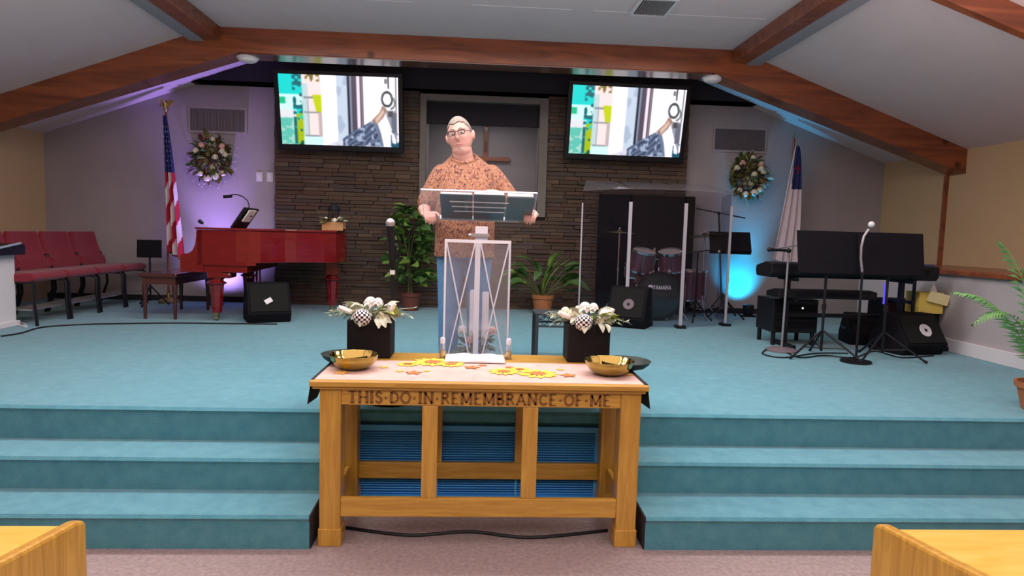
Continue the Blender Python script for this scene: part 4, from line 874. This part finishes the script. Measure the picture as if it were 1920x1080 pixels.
for x in (-.55,.55):
    MB().bar((x,-.2,0.02),(x,.2,.02),.035).build('foot','black',t); MB().bar((x,0,.02),(x,0,.635),.04).build('column','black',t); MB().bar((x,-.18,.64),(x,.18,.64),.03).build('upper_arm','black',t); MB().bar((x,-.19,.455),(x,.1,.455),.028).build('lower_arm','black',t)
MB().bar((-.55,0,.3),(.55,0,.3),.035).build('crossbar','black',t); MB().bar((w-.10,.02,.04),(w-.10,.02,.655),.022).build('column','black',t)
t=thing('small_keyboard','smaller black keyboard on the lower arms of the keyboard stand','keyboard',(3.20,5.88,S+.47)); MB().prism([(-.14,0),(.13,0),(.13,.05),(-.02,.08),(-.14,.07)],(-.46,0,0),(0,1,0),(0,0,1),(.92,0,0)).build('body','black',t,bevel=.01)
MB().b2(-.3,.3,-.145,-.139,.02,.055).build('back_panel','blackm',t)
# equipment case with leds, stool
t=thing('equipment_case','black rack case with green and white indicator lights under the keyboards','case',(3.02,6.15,S+.12)); MB().b2(-.22,.22,-.18,.18,0,.32).build('case','black',t,bevel=.01)
for z_ in (.05,.13,.21): MB().b2(-.2,.2,-.19,-.178,z_,z_+.06).build('rack_panel','blackm',t)
MB().sph((-.12,-.192,.16),.011,8,6).build('green_light','green_led',t); MB().sph((.06,-.192,.24),.009,8,6).build('white_light','white_led',t)
for x in (-.19,.19):
    for y in (-.15,.15): MB().cyl((x,y,-.12),(x,y,0),.02).build('foot','black',t)
t=thing('light_tube','small violet light tube standing under the keyboard','lamp',(at(1657,570,6.05))); zb=t.location.z-S; MB().cyl((0,0,0),at(1661,530,6.05)-t.location,.011).build('tube','violet_led',t,smooth=True); MB().lathe([(.05,-zb),(.05,-zb+.02),(.012,-zb+.03),(.012,.0)],n=16).build('base','black',t)
t=thing('speaker_cabinet','dark square speaker cabinet standing behind the wedge monitors','speaker',(at(1695,560,6.2).x,6.32,S)); MB().b2(-.20,.17,-.15,.15,0,.44).build('cabinet','blackm',t,bevel=.01); MB().b2(-.18,.15,-.162,-.15,.03,.41).build('grille',mat('dark_red_grille',(.035,.012,.012),.8),t,bevel=.004)
# yellow box with paper
yb=Vector((4.30,5.98,S)); t=thing('yellow_box','pale yellow open carton beside the half wall','box',yb); zb=.34
MB().b2(-.13,.11,-.08,.12,zb,zb+.20).build('carton','yellow',t,bevel=.004); MB().box((.04,-.10,zb+.15),(.20,.02,.10),RY(.22)).build('flap',mat('pale_yellow',(.80,.70,.36),.7),t)
MB().lathe([(.04,zb+.20),(.035,zb+.22),(.018,zb+.26),(.005,zb+.285)],(.05,0,0),14).build('white_tissue','white',t,smooth=True)
MB().b2(-.10,.10,-.06,.12,0,zb).build('dark_support','blackm',t,bevel=.01)
p=fl(1800,660); t=thing('pedal_box','small black pedal unit on the carpet by the half wall','pedal',(p.x-.05,p.y+.1,S)); MB().prism([(-.09,0),(.09,0),(.09,.09),(-.09,.04)],(-.10,0,0),(0,1,0),(0,0,1),(.20,0,0)).build('body','black',t,bevel=.008); MB().cyl((-.04,-.02,.06),(-.04,-.02,.085),.016).build('switch','chrome',t)
# ================================================================ DRUM KIT
D=thing('drum_kit','wine-coloured drum kit with black bass drum head lettered YAMAHA','drum kit',(2.16,7.68,S))
def drum(c,r,h,R,nm,lab=None):
    c=Vector(c); mb=MB().lathe([(r,-h/2),(r,h/2)],c,32,R=R,cap=False); DD=mb.build(nm,'drum',D,smooth=True)
    for z_ in (-h/2,h/2): MB().lathe([(r+.002,z_-.012),(r+.012,z_-.01),(r+.012,z_+.012),(r+.001,z_+.012)],c,32,R=R,cap=False).build('hoop','chrome',DD,smooth=True)
    for s in (-1,1): MB().lathe([(r,s*h/2),(r*.5,s*(h/2+.002)),(.001,s*(h/2+.002))],c,32,R=R,cap=False).build('head','drumh',DD,smooth=True)
    for k in range(6): a=k*PI/3+.3; MB().bar(c+R@Vector((math.cos(a)*(r+.012),math.sin(a)*(r+.012),-h/2+.01)),c+R@Vector((math.cos(a)*(r+.012),math.sin(a)*(r+.012),h/2-.01)),.012).build('tension_rod','chrome',DD)
Rb=RX(PI/2)
c=Vector((0,.1,.30)); MB().lathe([(.265,-.2),(.265,.2)],c,48,R=Rb,cap=False).build('bass_shell','drum',D,smooth=True)
BH=MB().lathe([(.265,.2),(.2,.205),(.001,.206)],c,48,R=Rb,cap=False).build('bass_head','bdrum',D,smooth=True)
for z_ in (-.2,.2): MB().lathe([(.266,z_-.02),(.285,z_-.018),(.285,z_+.02),(.264,z_+.02)],c,48,R=Rb,cap=False).build('bass_hoop','black',D,smooth=True)
for k in range(8): a=k*PI/4+.39; MB().box(c+Rb@Vector((math.cos(a)*.288,math.sin(a)*.288,.18)),(.03,.04,.03)).build('claw','chrome',D)
lettering('YAMAHA',-.075,.145,.375,.048,-.112,'whitep',BH,'white letter',serif=False,tw=.2,th=.2)
MB().lathe([(.028,0),(.028,.002)],(-.105,-.110,.40),20,R=Rb).build('round_emblem','whitep',D)
for s in (-1,1): MB().cyl((s*.26,-.02,.18),(s*.36,-.12,.01),.009).build('spur','chrome',D)
drum((-.175,.05,.70),.145,.24,RX(math.radians(14))@RY(.12),'tom'); drum((.165,.05,.71),.145,.22,RX(math.radians(14))@RY(-.12),'tom'); drum((.52,.38,.40),.20,.36,RX(0),'floor_tom'); drum((-.14,.42,.56),.165,.14,RX(.1),'snare')
MB().cyl((-.02,.1,.55),(-.02,.1,.86),.013).cyl((-.02,.1,.72),(-.13,.06,.72),.011).cyl((.0,.1,.72),(.12,.06,.72),.011).build('tom_holder','chrome',D)
for k in range(3): a=k*2.09; MB().cyl((.52+.19*math.cos(a),.38+.19*math.sin(a),.5),(.52+.21*math.cos(a),.38+.21*math.sin(a),0),.007).build('floor_tom_leg','chrome',D)
def cym(x,y,z,r,lab,tl,mt='chrome'):
    t=thing('cymbal_stand',lab,'cymbal',(x,y,S)); tripod(t,.30,.26,.4,mt); MB().cyl((0,0,.1),(0,0,z),.010).build('pole',mt,t,smooth=True); MB().cyl((0,0,z*.55),(0,0,z*.55+.04),.018).build('collar',mt,t)
    R=RX(tl)@RY(tl*.6); MB().lathe([(r,0),(r*.5,.012),(r*.18,.018),(r*.14,.032),(.005,.038)],(0,0,z),36,R=R,cap=False).build('cymbal','cymbal',t,smooth=2,solid=.002); MB().sph((0,0,z+.05),.014,8,6).build('wing_nut',mt,t)
    return t
cym(1.70,7.75,1.03,.18,'hi-hat cymbal stand at the left of the drum kit',.03); cym(2.80,7.92,1.02,.23,'cymbal on its stand at the right of the drum kit',-.10,'steel')
bq=Vector((3.14,8.12,S)); t=thing('drum_boom_stand','tall black boom stand in front of the cyan lit wall','microphone stand',bq); tripod(t,.3,.22,.3); jt=at(1348,400,8.12)-bq; MB().cyl((0,0,.05),jt,.011).build('pole','black',t,smooth=True); MB().cyl(at(1306,391,8.1)-bq,at(1397,409,8.1)-bq,.008).build('boom','black',t,smooth=True); MB().sph(jt,.022,10,8).build('joint','black',t)
jx=Vector((2.62,7.62,S)); t=thing('short_microphone_stand','short black boom stand beside the floor tom','microphone stand',jx); tripod(t,.25,.22,.1); MB().cyl((0,0,.05),(0,0,.82),.010).build('pole','black',t,smooth=True); MB().cyl((-.18,0,.80),(.18,.0,.86),.007).build('boom','black',t,smooth=True); mic(t,(.16,0,.855),(.24,0,.84),.013,.02)
# black absorber behind the kit
t=thing('room_divider','tall black sound-absorbing panel behind the drum kit','panel',(2.17,8.34,S)); MB().b2(-.62,.62,-.035,.035,.02,1.52).build('panel',mat('charcoal_fabric',(.006,.005,.009),.95,c2=(.010,.008,.012),spec=.1,scale=40),t,bevel=.01)
for x in (-.45,.45): MB().b2(x-.03,x+.03,-.09,.09,0,.03).build('foot','black',t)
# acrylic drum screen
SC=thing('drum_screen','clear acrylic drum screen of hinged panels with pale strips','screen',(0,0,S))
pts=[(1.30,8.05),(1.22,7.62),(1.655,7.05),(2.25,7.0),(2.86,7.28),(3.0,7.95)]
for i in range(len(pts)-1):
    a=Vector((*pts[i],0));b_=Vector((*pts[i+1],0)); n_=(b_-a).normalized(); a2=a+n_*.012;b2_=b_-n_*.012
    MB().bar((a2+b2_)/2+Vector((0,0,.01)),(a2+b2_)/2+Vector((0,0,1.50)),(b2_-a2).length,.006,up=Vector((0,0,1)).cross(n_)).build('acrylic_panel','acryl2',SC) if 0 else MB().add([a2+Vector((0,0,.01)),b2_+Vector((0,0,.01)),b2_+Vector((0,0,1.50)),a2+Vector((0,0,1.50))]+[v+Vector((n_.y,-n_.x,0))*-.006 for v in (a2+Vector((0,0,.01)),b2_+Vector((0,0,.01)),b2_+Vector((0,0,1.50)),a2+Vector((0,0,1.50)))],[(0,1,2,3),(7,6,5,4),(0,4,5,1),(1,5,6,2),(2,6,7,3),(3,7,4,0)]).build('acrylic_panel','acryl2',SC)
for i,(x,y) in enumerate(pts[1:5]):
    w_=(.016,.036,.036,.026)[i]; MB().b2(x-w_/2,x+w_/2,y-.014,y+.0,.03,1.36).build('hinge_strip','alu',SC); MB().b2(x-.05,x+.05,y-.06,y+.06,0,.03).build('foot','black',SC)
for i in range(1,4):
    a=Vector((*pts[i],1.502)); b_=Vector((*pts[i+1],1.502)); c_=Vector((b_.x+.05,8.15,1.66)); d_=Vector((a.x+.12,8.15,1.66))
    MB().add([a,b_,c_,d_]+[v+Vector((0,0,.006)) for v in (a,b_,c_,d_)],[(3,2,1,0),(4,5,6,7),(0,1,5,4),(1,2,6,5),(2,3,7,6),(3,0,4,7)]).build('roof_panel','acryl',SC)
# ================================================================ FLAGS
def flag(px,ptop,pyc,label,us,rz=0):
    top=Vector(ptop); t=thing('flag',label,'flag',(px[0],px[1],S),rz)
    H_=ptop[2]-S
    MB().lathe([(.12,0),(.12,.03),(.09,.05),(.03,.07),(.025,.12)],n=24).build('base','brassd',t,smooth=True); MB().cyl((0,0,.1),(0,0,H_),.014).build('pole','beam',t,smooth=True)
    return t,H_
fp=Vector((-3.80,8.28,S)); t,Hf=flag((fp.x,fp.y),(0,0,2.86),0,'United States flag hanging from a pole with an eagle beside the violet lit wall',True)
MB().sph((0,0,Hf+.02),.03,10,8).tube([(0,-.01,Hf+.03),(0,-.02,Hf+.10),(0,-.03,Hf+.13)],[.02,.03,.015],8).add([(0,0,Hf+.10),(-.05,.0,Hf+.15),(-.10,.01,Hf+.12),(-.08,0,Hf+.06),(-.02,0,Hf+.04)],[(0,1,2,3,4)]).add([(0,0,Hf+.10),(.05,.0,Hf+.15),(.10,.01,Hf+.12),(.08,0,Hf+.06),(.02,0,Hf+.04)],[(0,1,2,3,4)]).build('eagle_finial','brassd',t,solid=0)
def drape(z0,z1,w0,w1,dx0,dx1,folds,dep):
    def f(u,v):
        z=z0+(z1-z0)*v; w=w0+(w1-w0)*v**.7; x0=dx0+(dx1-dx0)*v
        if v>.93: z+= (u-.5)*-.10*(v-.93)/.07
        ang=u*folds*2*PI; return (x0+w*(u-.12)+.010*math.cos(ang*1.0+v*2)*v,-.03-dep*(.5+.5*math.sin(ang+v*1.5))*(.3+.7*v),z)
    return f
fu=drape(Hf-.06,1.10-S,.03,.17,-.01,.06,2.6,.07)
def um(u,v):
    if v<.40: return 0
    q=(u*.9+ (v-.40)*2.6) ; return 1+int(q*2.9)%2
ff_=MB().grid(fu,40,70,um); ff_.build('cloth',['navy','flagr','flagw'],t,smooth=2,solid=.003)
stx=MB(); random.seed(2)
for r_ in range(9):
    for c_ in range(4):
        u=.12+c_*.22+(.11 if r_%2 else 0); v=.08+r_*.034
        if u>.95: continue
        p=Vector(fu(u,v))+Vector((0,-.006,0)); s_=.008; pts_=[]
        for k in range(10): a=PI/2+k*PI/5; q=s_*(1 if k%2==0 else .45); pts_.append(p+Vector((q*math.cos(a),0,q*math.sin(a))))
        st_=MB().add(pts_,[tuple(range(10))]); st_.build('star','flagw',t)
MB().tube([Vector(fu(i/20,.995))+Vector((0,-.004,0)) for i in range(21)],.009,6).build('fringe','brass',t)
fp2=Vector((4.02,8.28,S)); t,Hf2=flag((fp2.x,fp2.y),(0,0,2.82),0,'white Christian flag with blue corner and red cross on a pole at the right',False)
MB().lathe([(.005,Hf2),(.02,Hf2+.02),(.006,Hf2+.05),(.001,Hf2+.09)],n=12).build('spear_finial','brassd',t,smooth=True)
fu2=drape(Hf2-.10,1.22-S,.05,.34,.01,-.18,3.0,.06)
MB().grid(fu2,40,60,lambda u,v:1 if v<.36 and u>.25+v*.2 else 0).build('cloth',['flagw','navy'],t,smooth=2,solid=.003)
pc=Vector(fu2(.62,.20))+Vector((0,-.02,0)); MB().box(pc,(.016,.008,.10)).box(pc+Vector((0,0,.015)),(.06,.008,.018)).build('red_cross','flagr',t)
# ================================================================ WREATHS
def wreath(x,z,label,sd,glow):
    random.seed(sd); t=thing('wreath',label,'wreath',(x,8.50,z)); tor=[(.19*math.cos(2*PI*i/24),-.05,.22*math.sin(2*PI*i/24)) for i in range(25)]
    MB().tube(tor,.045,8,caps=False).build('ring','stem',t)
    pr=[leafmesh(w_,l_,curl=.4).build('leaf',m_,t,loc=(.19,-.08,0)) for w_,l_,m_ in ((.06,.13,'olive'),(.05,.12,'plum'),(.055,.12,'leaf'),(.05,.11,'sagel'),(.05,.11,'lime' if 0 else 'olive'))]
    for i in range(190):
        a=U(0,2*PI); q=U(.1,1.2); c=Vector((.19*q*math.cos(a),-.08-U(0,.04),.22*q*math.sin(a))); d=Vector((math.cos(a)*U(.2,1),-U(.15,.8),math.sin(a)*U(.2,1))); place_leaf(pr[i%5],t,c,d,U(-1,1),U(.7,1.1))
    for (a,q,r,m_) in ((.5,.9,.055,'cream'),(.75,1.05,.05,'petalp'),(.25,1.0,.045,'cream'),(2.2,.9,.05,'petalp'),(2.7,1.0,.05,'cream'),(-1.2,1.05,.062,'petalw'),(-1.75,1.1,.055,'petalw'),(-2.2,1.05,.045,'petalw'),(-.8,1.1,.05,'cream'),(1.4,1.1,.04,'cream'),(-.2,1.1,.04,'plum'),(2.0,.3,.05,'olive'),(.3,.35,.05,'cream'),(3.6,.3,.05,'olive'),(-1.3,.5,.045,'sagel')):
        rose('blossom',m_,t,(.19*q*math.cos(a),-.14,.22*q*math.sin(a)),r)
    sp=MB()
    for i in range(26):
        a=U(0,2*PI); p0=Vector((.22*math.cos(a),-.06,.25*math.sin(a))); d=Vector((math.cos(a+U(-.4,.4)),-.2,math.sin(a+U(-.4,.4))))*U(.06,.13); sp.cyl(p0,p0+d,.002,.001,4); sp.sph(p0+d,.010,6,5)
    sp.build('berry_twigs','sagel',t)['kind']='stuff'; return t
wreath(-3.315,2.315,'flower wreath hanging over the violet light at the left',21,0); wreath(3.50,2.335,'flower wreath hanging over the cyan light at the right',22,1)
# uplights
for X,m_,lb in ((-3.2,'violet_lens','small black uplight glowing violet at the wall behind the piano'),(3.52,'cyan_lens','small black uplight glowing cyan at the wall behind the drums')):
    t=thing('uplight',lb,'light',(X,8.2,S)); MB().lathe([(.055,.02),(.07,.05),(.07,.15),(.062,.155)],n=24).build('can','black',t,smooth=True); MB().lathe([(.055,.150),(.055,.153)],n=24).build('lens',m_,t); MB().b2(-.09,.09,-.04,.04,0,.02).build('bracket','black',t)
# ================================================================ POTTED PLANTS
def pot(t,r,h,mt):
    MB().lathe([(r*.72,0),(r*.92,h*.78),(r,h*.8),(r*1.03,h),(r*.93,h),(r*.88,h*.82),(r*.8,h*.8)],n=32,cap=False).build('pot',mt,t,smooth=True); MB().lathe([(r*.70,.002),(.001,.003)],n=32,cap=False).build('pot_floor',mt,t); MB().lathe([(r*.88,h*.84),(.001,h*.86)],n=24,cap=False).build('soil','soil',t)
random.seed(31)
t=thing('potted_shrub','tall leafy green shrub in a brown pot against the stone wall','plant',(-.80,8.08,S)); pot(t,.13,.22,'terrad')
for k in range(4): MB().tube([(U(-.03,.03),U(-.03,.03),.18),(U(-.06,.06),U(-.05,.05),.5),(U(-.12,.12),U(-.08,.08),.95)],[.012,.009,.005],6).build('stem','stem',t)
a_=[leafmesh(.10,.20,curl=.3).build('leaf',m_,t,loc=(0,0,.6)) for m_ in ('leaf','leafl','leaf')]
for i in range(230):
    z_=U(.32,1.26); R0=.20*math.sin(PI*min(.95,(z_-.15)/1.2))+.04; a=U(0,6.28); off=.22 if z_<.75 and rnd()<.25 else 0
    c=Vector((math.cos(a)*R0*U(.3,1)+off*U(.3,1),math.sin(a)*R0*U(.3,.9)-.04,z_)); place_leaf(a_[i%3],t,c,Vector((math.cos(a),math.sin(a)-.3,U(-.3,.6))),U(-1,1),U(.6,1))
t=thing('potted_plant','broad-leaved green plant in a terracotta pot right of the lectern','plant',(.835,8.02,S)); pot(t,.14,.24,'terra')
b_=[leafmesh(.13,.30,n=7,curl=.5).build('leaf',m_,t,loc=(0,0,.3)) for m_ in ('leaf','leafl','leaf')]; c_=leafmesh(.035,.5,n=8,curl=.4).build('blade','leafl',t,loc=(0,0,.22))
random.seed(8)
for i in range(34):
    a=U(0,6.28); e=U(.15,1.4); L_=U(.2,.45); d=Vector((math.cos(a),math.sin(a)*.2-.25,e)).normalized(); s0=Vector((math.cos(a)*.03,math.sin(a)*.03,.20)); c=s0+d*L_; MB().tube([s0,(s0+c)/2+Vector((0,0,.03)),c],.004,5).build('stem','stem',t); place_leaf(b_[i%3],t,c,Vector((d.x*1.3,d.y,d.z*.3+U(-.4,.3))),U(-.6,.6),U(.6,.95))
for i in range(8): a=U(0,6.28); place_leaf(c_,t,Vector((0,0,.2)),Vector((math.cos(a)*.5,math.sin(a)*.2-.1,1)),U(-.5,.5),U(.8,1.3))
# palm at the right edge
random.seed(77)
pp=Vector((3.47,3.72,S)); t=thing('potted_palm','feathery green palm in a terracotta pot at the right edge of the stage','plant',pp); pot(t,.155,.17,'terra')
def frond(base,tip,rise,n=26,ll=.17):
    base=Vector(base);tip=Vector(tip); b=MB(); P_=[]
    for i in range(n+1):
        s=i/n; p=base.lerp(tip,s); p.z+=rise*math.sin(PI*s*.9); P_.append(p)
    b.tube(P_,[.005*(1-.7*i/n) for i in range(n+1)],5)
    for i in range(4,n+1):
        d=(P_[i]-P_[i-1]).normalized(); sd=d.cross(Vector((0,0,1))).normalized(); l=ll*math.sin(PI*min(1,.12+.88*(i/n)))**.6*(1.05-.55*(i/n))
        for s in (-1,1):
            v=(sd*s*.8+d*.75+Vector((0,0,-.35-.25*rnd()))).normalized()*l; w_=d*.010; b.add([P_[i]-w_*.5,P_[i]+v*.5+Vector((0,0,.012))-w_,P_[i]+v,P_[i]+v*.5+Vector((0,0,.012))+w_],[(0,1,2,3)])
    return b
for tip,rise in (((-.42,-.25,.50),.18),((-.30,.1,.95),.2),((-.10,-.3,.90),.25),((.1,.2,1.0),.2),((.35,-.2,.8),.2),((-.45,.25,.62),.2),((.4,.3,.6),.2),((-.20,-.35,.40),.25),((.05,-.1,1.1),.1),((-.5,.0,.42),.28),((.3,.35,.9),.2)):
    frond((0,0,.16),tip,rise).build('frond','palm',t)
# side table of wrought iron
t=thing('iron_side_table','low wrought-iron side table behind the right vase','table',(.625,5.02,S)); hh=.37
MB().b2(-.17,.17,-.15,.15,hh,hh+.015).build('top','iron',t)
for x in (-.155,.155):
    for y in (-.135,.135): MB().b2(x-.012,x+.012,y-.012,y+.012,0,hh).build('leg','iron',t)
for y in (-.135,.135):
    MB().b2(-.145,.145,y-.006,y+.006,hh-.09,hh-.075).build('rail','iron',t)
    for k in range(3): MB().tube([(-.10+k*.10+.035*math.cos(a),y,hh-.037+.03*math.sin(a)) for a in [2*PI*i/14 for i in range(15)]],.004,6,caps=False).build('scroll','iron',t)
# ================================================================ ALTAR BENCHES
for sg,X,lb in ((-1,-1.30,'yellow oak bench at the lower left corner of the view'),(1,1.462,'yellow oak bench at the lower right corner of the view')):
    t=thing('altar_bench',lb,'bench',(X,2.22,0)); s=sg
    prf=[(0,0),(0,.475),(-.015,.495),(-.05,.505),(-.35,.54),(-.62,.58),(-.66,.56),(-.66,0)]
    MB().prism(prf,(0,0,0),(0,1,0),(0,0,1),(s*.045,0,0)).build('end_panel','oakv',t,bevel=.012)
    MB().prism(prf,(s*2.8,0,0),(0,1,0),(0,0,1),(s*.045,0,0)).build('end_panel','oakv',t,bevel=.012)
    MB().b2(s*.045,s*2.8,-.56,-.012,.44,.475).build('seat','oakl',t,bevel=.008); MB().b2(s*.045,s*2.8,-.05,-.025,.34,.44).build('front_rail','oak',t); MB().b2(s*.045,s*2.8,-.55,-.525,.34,.44).build('back_rail','oak',t)

# groups for alike things
G={'brass_bowl':'brass bowls on the communion table','offering_plate':'offering plates on the communion table','flower_vase':'flower vases on the communion table','television':'wall televisions','wreath':'wreaths on the grey wall','wall_vent':'return air vents','light_switch':'light switches','floor_monitor':'floor monitors on the stage','music_stand':'music stands on the stage','altar_bench':'oak benches in front of the stage','uplight':'coloured uplights','oil_bottle':'bottles on the communion table','ceiling_light':'dome fixtures on the beam','flag':'flags on poles','cymbal_stand':'cymbal stands of the drum kit'}
for o in scn.objects:
    if o.parent is None and o.get('label') and o.name.split('.')[0] in G: o['group']=G[o.name.split('.')[0]]
